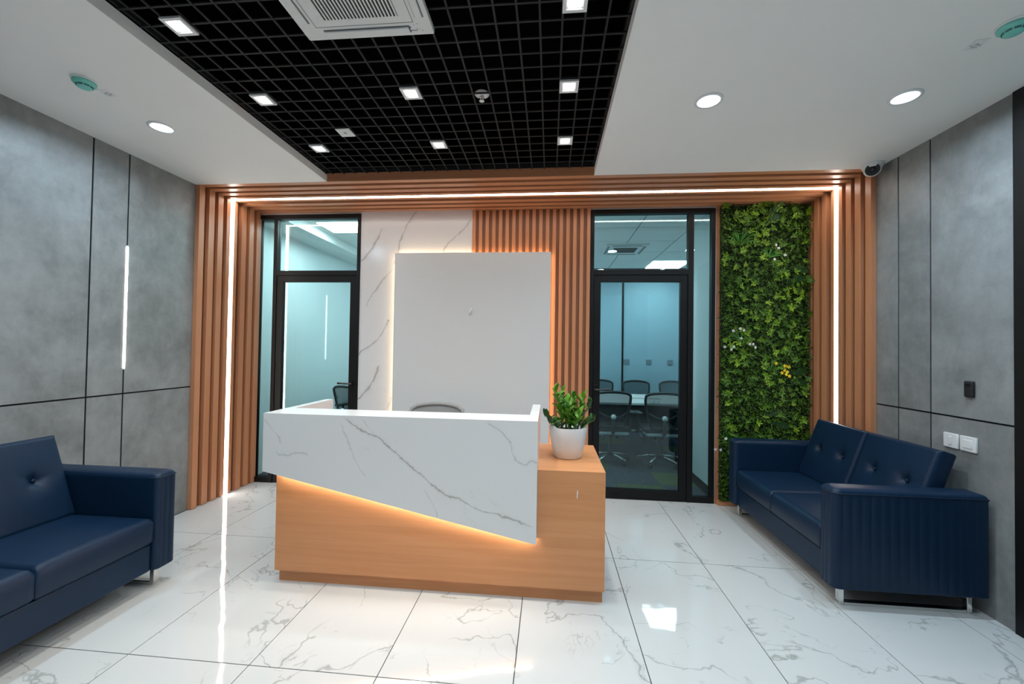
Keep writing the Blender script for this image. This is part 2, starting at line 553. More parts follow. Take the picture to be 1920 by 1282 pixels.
# ------------------------------------------------------------------ floor with tiles
fl = bxo('floor', (XL - 0.1, XR + 1.5, YB - 0.1, YG + 0.06, -0.06, -0.006), 'grout')
struct(fl, 'polished white marble-look tiled floor')
GT = 0.0048
tx = [-1.938 + 0.6 * i for i in range(-2, 9)]
ty = [2.938 + 1.172 * i for i in range(-5, 2)]
tile_meshes = {}
for i in range(len(tx) - 1):
    for j in range(len(ty) - 1):
        x0, x1 = max(tx[i], XL), min(tx[i + 1], XR + 0.02)
        y0, y1 = max(ty[j], YB), ty[j + 1]
        if x1 - x0 < 0.02 or y1 - y0 < 0.02:
            continue
        key = (round(x1 - x0, 3), round(y1 - y0, 3))
        if key not in tile_meshes:
            bm = bmesh.new()
            a, b_ = key
            hx, hy = a / 2 - GT / 2, b_ / 2 - GT / 2
            box(bm, -hx, hx, -hy, hy, -0.008, 0.0)
            tile_meshes[key] = mesh_of('tile', bm, 'tile')
        link('tile', tile_meshes[key], fl, ((x0 + x1) / 2, (y0 + y1) / 2, 0))

# ------------------------------------------------------------------ side walls with concrete panels
def panel_wall(name, label, xs, sgn, ys, z_split, z_top):
    # xs: panel face x ; sgn +1 when the wall body lies to +x
    th, g = 0.005, 0.011
    y0, y1 = ys[0], ys[-1]
    a, b_ = sorted((xs + sgn * th, xs + sgn * (th + 0.1)))
    wl = bxo(name, (a, b_, y0, y1, 0, z_top), 'groove')
    struct(wl, label)
    for i in range(len(ys) - 1):
        for (za, zb) in ((0.0, z_split), (z_split, z_top)):
            e0 = g / 2 if i > 0 else 0
            e1 = g / 2 if i < len(ys) - 2 else 0
            f0 = g / 2 if za > 0 else 0
            f1 = g / 2 if zb < z_top else 0
            pa, pb = sorted((xs, xs + sgn * th))
            bxo('panel', (pa, pb, ys[i] + e0, ys[i + 1] - e1, za + f0, zb - f1), 'concrete', wl)
    return wl

panel_wall('wall_left', 'grey concrete-look panel wall behind the left sofa', XL, -1, [YB, 0.10, 1.31, 2.52, 2.763, YF], 1.077, HC + 0.06)
panel_wall('wall_right', 'grey concrete-look panel wall behind the right sofa', XR, 1, [2.405, 2.894, 3.140, YF], 1.078, HC + 0.06)
struct(bxo('wall_behind', (XL - 0.1, XR + 0.1, YB - 0.1, YB, 0, 3.4), 'darkwall'), 'mid grey wall behind the viewer')  # unseen, its grey chosen to control light from behind the viewer
struct(bxo('wall_right_near', (XR, XR + 0.12, YB, 1.16, 0, HC + 0.06), 'white'), 'white side wall beside the viewer')
struct(bxo('wall_corridor', (XR + 1.4, XR + 1.5, YB, YG, 0, HC + 0.06), 'white'), 'white corridor wall beyond the black entrance frame')
struct(bxo('wall_corridor_end', (XR + 0.13, XR + 1.4, 3.2, 3.3, 0, HC + 0.06), 'white'), 'end wall of the corridor')

# entrance on the right, only its black post shows
d3 = thing('door_3', 'black-framed glass entrance door at the right edge', None, (XR, 1.78, 0))
struct(d3)
for (y0, y1, z0, z1) in ((2.345, 2.405, 0, HC), (1.16, 1.22, 0, HC), (1.22, 2.345, 2.25, 2.33), (1.22, 2.345, 2.80, HC), (1.22, 2.345, 0, 0.03)):
    bxo('frame_post' if z1 - z0 > 1 else 'frame_rail', (XR - 0.012, XR + 0.09, y0, y1, z0, z1), 'blackmetal', d3, 0.002)
for (y0, y1, z0, z1) in ((1.22, 1.31, 0.03, 2.25), (2.255, 2.345, 0.03, 2.25), (1.31, 2.255, 0.03, 0.13), (1.31, 2.255, 2.16, 2.25)):
    bxo('stile' if z1 - z0 > 1 else 'rail', (XR + 0.015, XR + 0.06, y0, y1, z0, z1), 'blackmetal', d3, 0.002)
bxo('pane', (XR + 0.032, XR + 0.040, 1.31, 2.255, 0.13, 2.16), 'glass', d3)
bxo('pane', (XR + 0.032, XR + 0.040, 1.22, 2.345, 2.33, 2.80), 'glass', d3)

# ------------------------------------------------------------------ ceiling
cl = bxo('ceiling', (XL - 0.1, RL, YB, YF, HC, ZG), 'ceil')
struct(cl, 'white gypsum ceiling left of the black grid')
cr = bxo('ceiling', (RR, XR + 1.5, YB, YF, HC, ZG), 'ceil')
struct(cr, 'white gypsum ceiling right of the black grid')
bm = bmesh.new()
box(bm, RL - 0.05, RL, YB, YF, ZG, 3.40)
box(bm, RR, RR + 0.05, YB, YF, ZG, 3.40)
box(bm, RL - 0.05, RR + 0.05, YF, YF + 0.04, ZG + 0.012, 3.40)
box(bm, RL - 0.05, RR + 0.05, YB, YF + 0.04, 3.40, 3.44)
struct(obj('ceiling_void', bm, 'black'), 'black plenum above the grid ceiling')

gr = thing('ceiling_grid', 'black open-cell grid ceiling in the recess', None, (-0.8, 1.0, ZG))
struct(gr)
bw, bh = 0.0098, 0.006
nb = 0
x = 0.038 - 0.1003 * 19
gx = []
while x < RR - 0.02:
    gx.append(x); x += 0.1003
bm = bmesh.new(); box(bm, -bw / 2, bw / 2, YB + 0.02 - 1.0, YF - 0.004 - 1.0, 0.0, bh)
me = mesh_of('bar', bm, 'grid')
for x in gx:
    link('bar', me, gr, (x + 0.8, 0, 0.001))
bm = bmesh.new(); box(bm, RL + 0.002 + 0.8, RR - 0.002 + 0.8, -bw / 2, bw / 2, 0.0, bh)
me = mesh_of('cross_bar', bm, 'grid')
y = 3.22
while y > YB + 0.05:
    link('cross_bar', me, gr, (0, y - 1.0, 0.0025)); y -= 0.1
bm = bmesh.new()
for (x0, x1, y0, y1) in ((RL, RL + 0.012, YB, YF), (RR - 0.012, RR, YB, YF), (RL, RR, YF - 0.008, YF)):
    box(bm, x0, x1, y0, y1, ZG + 0.010, ZG + 0.045)
obj('edge_angle', bm, 'grid', gr, world=True)

# ------------------------------------------------------------------ slat portal
HOOPS = [(3.335, 3.392), (3.440, 3.502), (3.543, 3.602), (3.646, 3.780), (3.841, 3.903), (3.947, 4.010), (4.051, 4.118)]
LEDY = (3.690, 3.742)
po = thing('trim_1', 'orange-brown wooden slat portal lining wall and ceiling ends', None, ((XL + XR) / 2, 3.7, 0))
struct(po)
struct(bxo('wall_left_portal', (XL - 0.12, XL - 0.012, YF, YG + 0.1, 0, HC + 0.1), 'white'), 'left wall behind the wooden slats')
struct(bxo('wall_right_portal', (XR + 0.012, XR + 0.12, YF, YG + 0.1, 0, HC + 0.1), 'white'), 'right wall behind the wooden slats')
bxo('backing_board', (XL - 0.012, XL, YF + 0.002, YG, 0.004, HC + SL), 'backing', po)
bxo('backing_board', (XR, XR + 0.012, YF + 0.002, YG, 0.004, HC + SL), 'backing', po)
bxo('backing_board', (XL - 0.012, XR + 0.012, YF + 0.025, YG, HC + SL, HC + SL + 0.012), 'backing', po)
bxo('fascia_board', (RL, RR, YF - 0.002, YF + 0.02, HC + SL, ZG + 0.012), 'slatX', po)
for k, (a, b_) in enumerate(HOOPS):
    segs = [(a, b_)] if k != 3 else [(a, LEDY[0]), (LEDY[1], b_)]
    for (p, q) in segs:
        nm = 'slat' if k != 3 else 'led_side_slat'
        bxo(nm, (XL, XL + SL, p, q, 0.003, HC + SL), 'slatZ', po, 0.0015)
        bxo(nm, (XR - SL, XR, p, q, 0.003, HC + SL), 'slatZ', po, 0.0015)
        bxo(nm, (XL + SL, XR - SL, p, q, HC, HC + SL), 'slatX', po, 0.0015)
ls = thing('led_strip_light', 'white LED strip running around the wooden slat portal', 'light', ((XL + XR) / 2, 3.716, 0))
bxo('diffuser', (XL + 0.004, XL + SL - 0.004, LEDY[0] + 0.002, LEDY[1] - 0.002, 0.004, HC + SL - 0.004), 'led', ls)
bxo('diffuser', (XR - SL + 0.004, XR - 0.004, LEDY[0] + 0.002, LEDY[1] - 0.002, 0.004, HC + SL - 0.004), 'led', ls)
bxo('diffuser', (XL + SL - 0.004, XR - SL + 0.004, LEDY[0] + 0.002, LEDY[1] - 0.002, HC + 0.004, HC + SL - 0.004), 'led', ls)

# ------------------------------------------------------------------ back wall
wb = thing('wall_back', 'feature wall of marble slab and vertical wooden slats', None, (-0.8, YG, 0))
struct(wb)
bm = bmesh.new()
box(bm, -1.985, 0.392, YG + 0.012, YG + 0.10, 0, HC)
box(bm, 1.590, XR, YG + 0.012, YG + 0.10, 0, HC)
box(bm, XL, XR, YG + 0.012, YG + 0.10, HC - 0.013, HC + 0.10)
obj('wall_core', bm, 'white', wb, world=True)
bxo('marble_slab', (-1.983, -0.800, YG - 0.012, YG + 0.012, 0.002, HC), 'marblewall', wb)
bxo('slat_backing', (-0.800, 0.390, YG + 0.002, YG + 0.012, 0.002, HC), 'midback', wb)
bm = bmesh.new(); box(bm, -0.0175, 0.0175, -0.023, 0.0, 0.002, HC - 0.001)
bevel(bm, 0.0012, 1)
me = mesh_of('slat', bm, 'slatZ')
for i in range(18):
    link('slat', me, wb, (-0.783 + i * 0.0679 + 0.8, 0.002, 0))
bxo('edge_strip', (1.592, 1.632, YG - 0.004, YG + 0.012, 0.002, HC), 'slatZ', wb)
bxo('plant_backing', (1.632, XR - SL, YG + 0.0, YG + 0.012, 0.002, HC), 'slatZ', wb)
bxo('bottom_strip', (1.60, XR - SL, YG - 0.06, YG - 0.004, 0.002, 0.035), 'slatX', wb)

# illuminated glossy board
PX0, PX1, PY0, PZ0, PZ1 = -1.588, 0.002, 4.045, 0.16, 2.413
pb = thing('backlit_board', 'glossy white board with warm glow around its edges', 'signboard', ((PX0 + PX1) / 2, PY0, PZ0))
bxo('board', (PX0, PX1, PY0, PY0 + 0.016, PZ0, PZ1), 'panel', pb, 0.001)
bm = bmesh.new()
box(bm, PX0 + 0.1, PX1 - 0.1, PY0 + 0.017, PY0 + 0.034, PZ0 + 0.1, PZ1 - 0.1)
obj('mounting_frame', bm, 'white', pb, world=True)
lx = 0.010
for (a, b_, c_, d_) in ((PX0 + lx, PX0 + lx + 0.010, PZ0 + lx, PZ1 - lx), (PX1 - lx - 0.010, PX1 - lx, PZ0 + lx, PZ1 - lx), (PX0 + lx + 0.01, PX1 - lx - 0.01, PZ1 - lx - 0.010, PZ1 - lx)):
    bxo('glow_strip', (a, b_, PY0 + 0.017, PY0 + 0.030, c_, d_), 'glow', pb)
bm = bmesh.new()
tube(bm, [(-0.800, PY0 - 0.003, 1.785), (-0.796, PY0 - 0.012, 1.80), (-0.789, PY0 - 0.016, 1.825), (-0.786, PY0 - 0.010, 1.845), (-0.789, PY0 - 0.003, 1.852)], 0.006, 6)
tube(bm, [(-0.806, PY0 - 0.003, 1.79), (-0.803, PY0 - 0.010, 1.81), (-0.797, PY0 - 0.003, 1.83)], 0.005, 6)
obj('cable_stub', bm, 'whiteplastic', pb, True, world=True)

# ------------------------------------------------------------------ glazing
def glazing(n, x0, x1, mull, side, door_x, label_w, label_d, handle_x, hdir):
    """outer frame with transom and one side light (window_n) and the hinged glass door (door_n)"""
    ya, yb = YG - 0.020, YG + 0.045
    zt0, zt1 = 2.196, 2.246
    ztop = 2.843
    wn = thing('window_%d' % n, label_w, None, ((x0 + x1) / 2, YG, 0))
    struct(wn)
    fw = 0.034
    m0, m1 = mull
    bxo('frame_post', (x0, x0 + fw, ya, yb, 0, ztop), 'blackmetal', wn, 0.002)
    bxo('frame_post', (x1 - fw, x1, ya, yb, 0, ztop), 'blackmetal', wn, 0.002)
    bxo('mullion', (m0, m1, ya, yb, 0, ztop - 0.045), 'blackmetal', wn, 0.002)
    bxo('head_rail', (x0 + fw, x1 - fw, ya, yb, ztop - 0.045, ztop), 'blackmetal', wn, 0.002)
    da, db = door_x
    bxo('transom_rail', (da, db, ya, yb, zt0, zt1), 'blackmetal', wn, 0.002)
    s0, s1 = side
    bxo('sill_rail', (s0, s1, ya, yb, 0.0, 0.055), 'blackmetal', wn, 0.002)
    bxo('pane', (s0, s1, YG + 0.012, YG + 0.020, 0.055, ztop - 0.045), 'glass', wn)
    bxo('pane', (da, db, YG + 0.012, YG + 0.020, zt1, ztop - 0.045), 'glass', wn)
    # white reveal strips round the frame
    bxo('reveal_strip', (x0, x1, YG - 0.002, YG + 0.012, ztop, HC), 'white', wn)
    dn = thing('door_%d' % n, label_d, None, ((da + db) / 2, YG, 0))
    struct(dn)
    g = 0.003
    l0, l1 = da + g, db - g
    st = 0.066
    yc, yd = YG - 0.012, YG + 0.036
    bxo('stile', (l0, l0 + st, yc, yd, 0.006, zt0 - g), 'blackmetal', dn, 0.002)
    bxo('stile', (l1 - st, l1, yc, yd, 0.006, zt0 - g), 'blackmetal', dn, 0.002)
    bxo('rail', (l0 + st, l1 - st, yc, yd, zt0 - g - 0.066, zt0 - g), 'blackmetal', dn, 0.002)
    bxo('rail', (l0 + st, l1 - st, yc, yd, 0.006, 0.098), 'blackmetal', dn, 0.002)
    bxo('pane', (l0 + st, l1 - st, YG + 0.010, YG + 0.018, 0.098, zt0 - g - 0.066), 'glass', dn)
    bm = bmesh.new()
    tube(bm, [(handle_x, yc, 1.065), (handle_x, yc - 0.045, 1.065), (handle_x + hdir * 0.02, yc - 0.05, 1.065), (handle_x + hdir * 0.135, yc - 0.05, 1.068)], 0.009, 8)
    h = obj('handle', bm, 'darkmetal', dn, True, world=True)
    tag(h, 'slim dark metal lever handle')
    bxo('lock_plate', (handle_x - 0.02, handle_x + 0.02, yc - 0.006, yc, 0.93, 1.11), 'blackmetal', dn, 0.002)

glazing(1, -3.140, -1.985, (-2.945, -2.905), (-3.106, -2.945), (-2.905, -2.019),
        'black aluminium frame with side light and transom left of the marble', 'black-framed glass office door left of the marble slab', -2.045, -1)
glazing(2, 0.394, 1.583, (1.330, 1.382), (1.382, 1.549), (0.428, 1.330),
        'black aluminium frame with transom and side light beside the plant wall', 'black-framed glass meeting room door beside the plant wall', 0.452, 1)
bxo('trim_2', (1.583, 1.592, YG - 0.006, YG + 0.012, 0.0, HC), 'white')
struct(bpy.data.objects['trim_2'], 'white strip between glass frame and plant wall')

# ------------------------------------------------------------------ left office behind the glass
OY = 7.2
struct(bxo('floor_office', (-4.6, -0.9, YG + 0.06, OY, -0.06, 0.0), 'carpetblue'), 'dark carpet floor of the left office')
struct(bxo('wall_office_left', (-3.36, -3.24, YG + 0.1, OY, 0, 2.95), 'officewall'), 'pale wall of the left office')
struct(bxo('wall_office_back', (-3.24, -0.9, OY, OY + 0.1, 0, 2.95), 'officewall'), 'far wall of the left office')
struct(bxo('wall_between_rooms', (-0.9, -0.8, YG + 0.1, 8.0, 0, 2.95), 'officewall'), 'partition between left office and meeting room')
struct(bxo('ceiling_office', (-3.24, -0.9, YG + 0.1, OY, 2.90, 2.95), 'ceil'), 'white ceiling of the left office')
struct(bxo('trim_3', (-3.24, -2.86, YG + 0.1, OY, 2.80, 2.90), 'ceil'), 'dropped ceiling edge along the left office wall')
ol = thing('ceiling_light_panel', 'bright square light panel on the left office ceiling', 'light', (-2.42, 4.72, 2.89))
bxo('frame', (-2.735, -2.115, 4.50, 4.93, 2.886, 2.90), 'whiteplastic', ol)
bxo('diffuser', (-2.72, -2.13, 4.515, 4.915, 2.880, 2.886), 'officelamp', ol)
ol2 = copy_tree(ol)  # second panel added out of sight to light the office
ol2.location = (-1.62, 6.2, 2.89)
tag(ol2, 'far light panel deeper on the left office ceiling')

# ------------------------------------------------------------------ meeting room behind the right glass
MY = 7.75
mf = bxo('floor_meeting', (-0.8, 3.4, YG + 0.06, MY, -0.06, -0.008), 'carpetblue')
struct(mf, 'carpet tile floor of the meeting room')
bm = bmesh.new(); box(bm, 0.001, 0.477, 0.001, 0.477, -0.008, 0.0)
mb = mesh_of('carpet_tile', bm, 'carpetblue')
mg = mb.copy(); mg.materials.clear(); mg.materials.append(MT['carpetgreen'])
x_0, y_0 = 1.215 - 0.478 * 3, 4.58 - 0.478
greens = {(3, 1), (2, 0), (1, 2), (4, 4), (2, 5), (0, 4), (5, 2)}
for i in range(-1, 8):
    for j in range(0, 7):
        x = x_0 + i * 0.478
        y = y_0 + j * 0.478
        if x < -0.8 or x + 0.478 > 3.4 or y < YG + 0.06:
            if not (j == 0):
                continue
        yy = max(y, YG + 0.062)
        o = link('carpet_tile', mg if (i, j) in greens else mb, mf, (x, yy, 0.001))
        if j == 0:
            o.scale = (1, (y + 0.478 - yy) / 0.478, 1)
struct(bxo('wall_meeting_back', (-0.8, 3.4, MY, MY + 0.1, 0, 2.95), 'blueroom'), 'pale blue far wall of the meeting room')
struct(bxo('wall_meeting_right', (1.62, 1.74, YG + 0.1, 5.05, 0, 2.95), 'officewall'), 'pale wall beside the meeting room side light')
struct(bxo('wall_meeting_right_far', (3.3, 3.4, 5.05, MY, 0, 2.95), 'blueroom'), 'right wall deep in the meeting room')
struct(bxo('wall_meeting_return', (1.74, 3.4, 4.97, 5.05, 0, 2.95), 'officewall'), 'return wall of the meeting room')
struct(bxo('baseboard_meeting', (1.605, 1.62, YG + 0.1, 5.06, 0.001, 0.09), 'blackmetal'), 'dark skirting in the meeting room')
struct(bxo('trim_4', (1.33, 1.36, MY - 0.012, MY, 0.0, 2.90), 'blackmetal'), 'black vertical joint on the meeting room wall')
mc = bxo('ceiling_meeting', (-0.8, 3.4, YG + 0.1, MY, 2.885, 2.95), 'groove')
struct(mc, 'suspended tile ceiling of the meeting room')
bm = bmesh.new(); box(bm, 0.006, 0.594, 0.006, 0.594, 0.0, 0.012)
ct = mesh_of('ceiling_tile', bm, 'ceil')
for i in range(7):
    for j in range(7):
        x, y = -0.8 + i * 0.6, YG + 0.1 + j * 0.6
        if (i, j) == (4, 4) or y + 0.6 > MY:
            continue
        link('ceiling_tile', ct, mc, (x, y, 2.873))
ml = thing('ceiling_light_panel', 'bright square light panel on the meeting room ceiling', 'light', (1.9, 6.9, 2.88))
bxo('frame', (1.605, 2.195, 6.625, 7.215, 2.872, 2.885), 'whiteplastic', ml)
bxo('diffuser', (1.62, 2.18, 6.64, 7.20, 2.866, 2.872), 'meetlamp', ml)
ml2 = copy_tree(ml)  # two more panels added out of sight to light the meeting room
ml2.location = (0.1, 6.9, 2.88)
tag(ml2, 'meeting room light panel hidden towards the partition')
ml3 = copy_tree(ml)
ml3.location = (0.1, 5.1, 2.88)
tag(ml3, 'meeting room light panel near the glass partition')
ac2 = thing('cassette_air_conditioner', 'white ceiling cassette air conditioner in the meeting room', 'air conditioner', (1.02, 5.83, 2.86))
bm = bmesh.new(); box(bm, 0.74, 1.30, 5.55, 6.11, 2.852, 2.872); bevel(bm, 0.004, 1)
obj('panel', bm, 'acwhite', ac2, world=True)
for i in range(8):
    bxo('grille_slot', (0.86, 1.18, 5.69 + i * 0.036, 5.71 + i * 0.036, 2.849, 2.853), 'darkslot', ac2)
for (a, b_, c_, d_) in ((0.765, 0.795, 5.62, 6.04), (1.245, 1.275, 5.62, 6.04), (0.82, 1.22, 5.57, 5.60), (0.82, 1.22, 6.06, 6.09)):
    bxo('outlet', (a, b_, c_, d_, 2.849, 2.853), 'greymark', ac2)
for k, x in enumerate((1.42, 1.82, 2.20)):
    t = thing('wall_socket', ['small grey wall socket nearest the black joint', 'small grey wall socket in the middle of the far wall', 'small grey wall socket furthest right on the far wall'][k], 'socket', (x, MY, 1.24), 'far wall sockets')
    bxo('plate', (x - 0.05, x + 0.05, MY - 0.012, MY, 1.20, 1.29), 'socketgrey', t, 0.003)  # small thin grey plate on the far wall

tb = thing('conference_table', 'long white conference table behind the glass door', 'table', (1.75, 6.2, 0))
bxo('tabletop', (0.45, 3.1, 5.62, 6.76, 0.722, 0.752), 'whiteplastic', tb, 0.004)
bxo('cable_flap', (1.18, 1.62, 6.12, 6.24, 0.752, 0.756), 'chairgrey', tb, 0.001)
bxo('leg_panel', (0.62, 0.68, 5.80, 6.58, 0.002, 0.722), 'chairblack', tb, 0.003)
bxo('leg_panel', (2.82, 2.88, 5.80, 6.58, 0.002, 0.722), 'chairblack', tb, 0.003)
bxo('modesty_panel', (0.68, 2.82, 6.15, 6.19, 0.30, 0.722), 'chairblack', tb)

# ------------------------------------------------------------------ office chairs
def office_chair(name, label, frame_mat='chairblack', mesh_mat='chairfab', knob=True):
    """mesh-back swivel chair, back towards -y, origin on the floor"""
    t = thing(name, label, 'chair')
    # curved back outline
    def back_pt(u_, v_):
        # u -1..1 across, v 0..1 up
        wid = 0.150 + 0.085 * math.sin(min(1, v_ * 1.15) * PI / 2)
        if v_ > 0.86:
            wid -= 0.05 * ((v_ - 0.86) / 0.14) ** 2
        x = u_ * wid
        z = 0.50 + 0.45 * v_ - (0.018 * u_ * u_ if v_ > 0.9 else 0)
        y = -0.235 - 0.045 * v_ + 0.035 * u_ * u_ + 0.03 * math.sin(v_ * PI)
        return (x, y, z)
    path = [back_pt(-1, v / 10) for v in range(0, 11)] + [back_pt(-1 + k / 5, 1.0) for k in range(1, 10)] + [back_pt(1, 1 - v / 10) for v in range(0, 11)] + [back_pt(1 - k / 5, 0.0) for k in range(1, 10)]
    bm = bmesh.new()
    tube(bm, path, 0.018, 8, True)
    obj('back_frame', bm, frame_mat, t, True)
    bm = bmesh.new()
    N, Mv = 8, 10
    grid = [[bm.verts.new(back_pt(-1 + 2 * i / N, j / Mv)) for i in range(N + 1)] for j in range(Mv + 1)]
    for j in range(Mv):
        for i in range(N):
            bm.faces.new((grid[j][i], grid[j][i + 1], grid[j + 1][i + 1], grid[j + 1][i]))
    geo = bmesh.ops.solidify(bm, geom=list(bm.faces), thickness=0.006)
    obj('back_mesh', bm, 'backmesh' if mesh_mat == 'chairfab' else 'backmeshgrey', t, True)
    bm = bmesh.new()
    tube(bm, [back_pt(-0.98, 0.42), (-0.1, -0.27, 0.64), (0, -0.275, 0.625), (0.1, -0.27, 0.64), back_pt(0.98, 0.42)], 0.012, 6)
    lb = obj('lumbar_bar', bm, frame_mat, t, True)
    if knob:
        bm = bmesh.new()
        lathe(bm, [(0.034, 0), (0.034, 0.018), (0.024, 0.024), (0.018, 0.036), (0.006, 0.040)], 20)
        bmesh.ops.rotate(bm, verts=bm.verts, cent=(0, 0, 0), matrix=Matrix.Rotation(PI / 2, 3, 'X'))
        bmesh.ops.translate(bm, verts=bm.verts, vec=(0, -0.275, 0.635))
        k = obj('lumbar_knob', bm, 'whiteplastic', lb, 'auto')
        tag(k, 'white round lumbar knob')
    bm = bmesh.new(); box(bm, -0.24, 0.24, -0.22, 0.25, 0.435, 0.495); bevel(bm, 0.028, 3)
    obj('seat', bm, mesh_mat, t, 'auto')
    bm = bmesh.new(); box(bm, -0.22, 0.22, -0.225, 0.22, 0.395, 0.436); bevel(bm, 0.02, 2)
    obj('seat_pan', bm, 'chairgrey', t, 'auto')
    bm = bmesh.new()
    tube(bm, [(0, -0.20, 0.41), (0, -0.28, 0.44), (0, -0.285, 0.62)], 0.022, 8)
    obj('back_bracket', bm, frame_mat, t, True)
    for s in (-1, 1):
        bm = bmesh.new()
        tube(bm, [(s * 0.22, 0.0, 0.42), (s * 0.275, 0.0, 0.43), (s * 0.285, -0.02, 0.52), (s * 0.285, -0.01, 0.655)], [0.016, 0.018, 0.02, 0.018], 8)
        a = obj('armrest', bm, frame_mat, t, True)
        bm = bmesh.new(); box(bm, s * 0.285 - 0.042, s * 0.285 + 0.042, -0.13, 0.12, 0.655, 0.682); bevel(bm, 0.011, 2)
        obj('arm_pad', bm, frame_mat, a, 'auto')
    bm = bmesh.new(); lathe(bm, [(0.028, 0.09), (0.028, 0.26), (0.020, 0.262), (0.020, 0.40)], 16)
    obj('gas_column', bm, frame_mat, t, 'auto')
    bm = bmesh.new(); tube(bm, [(0.05, -0.02, 0.39), (0.18, -0.04, 0.375), (0.235, -0.05, 0.345)], [0.006, 0.006, 0.014], 6)
    obj('lever', bm, frame_mat, t, True)
    for k in range(5):
        a = 2 * PI * k / 5 + PI / 2
        d = Vector((math.cos(a), math.sin(a), 0))
        bm = bmesh.new()
        tube(bm, [d * 0.02 + Vector((0, 0, 0.115)), d * 0.15 + Vector((0, 0, 0.105)), d * 0.29 + Vector((0, 0, 0.072))], [0.022, 0.017, 0.013], 8)
        lg = obj('leg', bm, 'chrome', t, True)
        bm = bmesh.new()
        e = Vector((-d.y, d.x, 0))
        for s in (-1, 1):
            c = d * 0.29 + e * 0.012 * s + Vector((0, 0, 0.027))
            tube(bm, [c - e * 0.008, c + e * 0.008], 0.026, 14)
        obj('caster', bm, 'chairblack', lg, 'auto')
    return t

ch0 = office_chair('office_chair', 'black mesh office chair with white knob, right of the two near the glass')
ch0.scale = (0.93, 0.93, 0.98); ch0.location = (1.41, 5.42, 0.002); ch0['group'] = 'conference chairs'
for (x, y, rz, lab) in ((0.80, 5.45, 0.0, 'black mesh office chair nearest the door handle, its back to the glass'),
                        (0.87, 6.98, PI, 'black mesh office chair across the table, far left'),
                        (1.48, 6.98, PI, 'black mesh office chair across the table, in the middle'),
                        (2.09, 6.98, PI, 'black mesh office chair across the table, cut off by the door frame')):
    c = copy_tree(ch0)
    c.location = (x, y, 0.002); c.rotation_euler = (0, 0, rz); c['label'] = lab
rc = office_chair('office_chair', 'grey mesh reception chair peeking above the desk', 'meshgrey', 'meshgrey', False)
rc.location = (-0.985, 3.32, 0.0); rc.rotation_euler = (0, 0, PI)
rc['group'] = 'reception seating'
oc = copy_tree(ch0)
oc.location = (-2.55, 5.30, 0.002); oc.rotation_euler = (0, 0, -0.35)
oc['label'] = 'black office chair inside the left office beside the door stile'; oc['group'] = 'office seating'
od = thing('office_desk', 'dark office desk behind the left glass door', 'desk', (-2.2, 6.1, 0))
bxo('desktop', (-2.86, -1.4, 5.75, 6.45, 0.715, 0.74), 'chairgrey', od, 0.003)
bxo('side_panel', (-2.84, -2.81, 5.77, 6.43, 0.002, 0.715), 'chairblack', od, 0.002)
bxo('side_panel', (-1.45, -1.42, 5.77, 6.43, 0.002, 0.715), 'chairblack', od, 0.002)
bxo('modesty_panel', (-2.81, -1.45, 5.80, 5.82, 0.15, 0.715), 'chairblack', od)

# ------------------------------------------------------------------ reception desk
DX0, DX1, DYF, DMF = -1.660, 0.328, 2.390, 2.300
MX0, MX1, MZT = -1.690, -0.060, 1.047
ZL, ZR = 0.703, 0.362
rd = thing('reception_desk', 'reception desk of white marble over warm wood with angled glow line', 'desk', (-0.67, 2.39, 0))
def slope(x):
    return ZL + (ZR - ZL) * (x - MX0) / (MX1 - MX0)
bm = bmesh.new()
prism(bm, [(DX0, 0.077), (DX1, 0.077), (DX1, 0.752), (MX1 + 0.001, 0.752), (MX1 + 0.001, slope(MX1) - 0.002), (DX0, slope(DX0) - 0.002)], 'y', DYF, DYF + 0.02)
bxo('front_panel', (0, 0.001, 0, 0.001, 0, 0.001), 'desk', rd) if False else obj('front_panel', bm, 'desk', rd, world=True)
bxo('side_cabinet', (MX1 + 0.001, DX1, DYF + 0.0202, 3.06, 0.077, 0.7518), 'desk', rd)
bxo('side_panel', (DX0, DX0 + 0.025, DYF + 0.0202, 2.99, 0.077, 0.702), 'desk', rd)
bxo('plinth', (DX0 + 0.012, DX1 - 0.008, 2.420, 2.98, 0.0, 0.077), 'desk', rd)
bm = bmesh.new()
prism(bm, [(MX0, ZL), (MX0, MZT), (MX1, MZT), (MX1, ZR)], 'y', DMF, 2.525)
mfp = obj('marble_front', bm, 'marblefront', rd, world=True)
tag(mfp, 'white marble counter front with grey diagonal veins')
bxo('marble_wing', (MX0, MX0 + 0.052, 2.525, 2.995, ZL, MZT), 'marblefront', rd)
bxo('marble_wing', (MX1 - 0.055, MX1, 2.525, 3.000, 0.7525, MZT), 'marblefront', rd)
bxo('worktop', (MX0 + 0.054, MX1 - 0.057, 2.527, 3.02, 0.722, 0.745), 'desk', rd)
bm = bmesh.new()
prism(bm, [(MX0 + 0.06, slope(MX0 + 0.06) - 0.0005), (MX1 - 0.02, slope(MX1 - 0.02) - 0.0005), (MX1 - 0.02, slope(MX1 - 0.02) - 0.008), (MX0 + 0.06, slope(MX0 + 0.06) - 0.008)], 'y', 2.368, 2.380)
dg = obj('glow_strip', bm, 'deskglow', rd, world=True)
bm = bmesh.new()
prism(bm, [(0.166, 0.60), (0.171, 0.598), (0.174, 0.640), (0.170, 0.648), (0.167, 0.63)], 'y', DYF - 0.0008, DYF + 0.0005)
sc_ = obj('scuff_mark', bm, 'whiteplastic', rd, world=True)

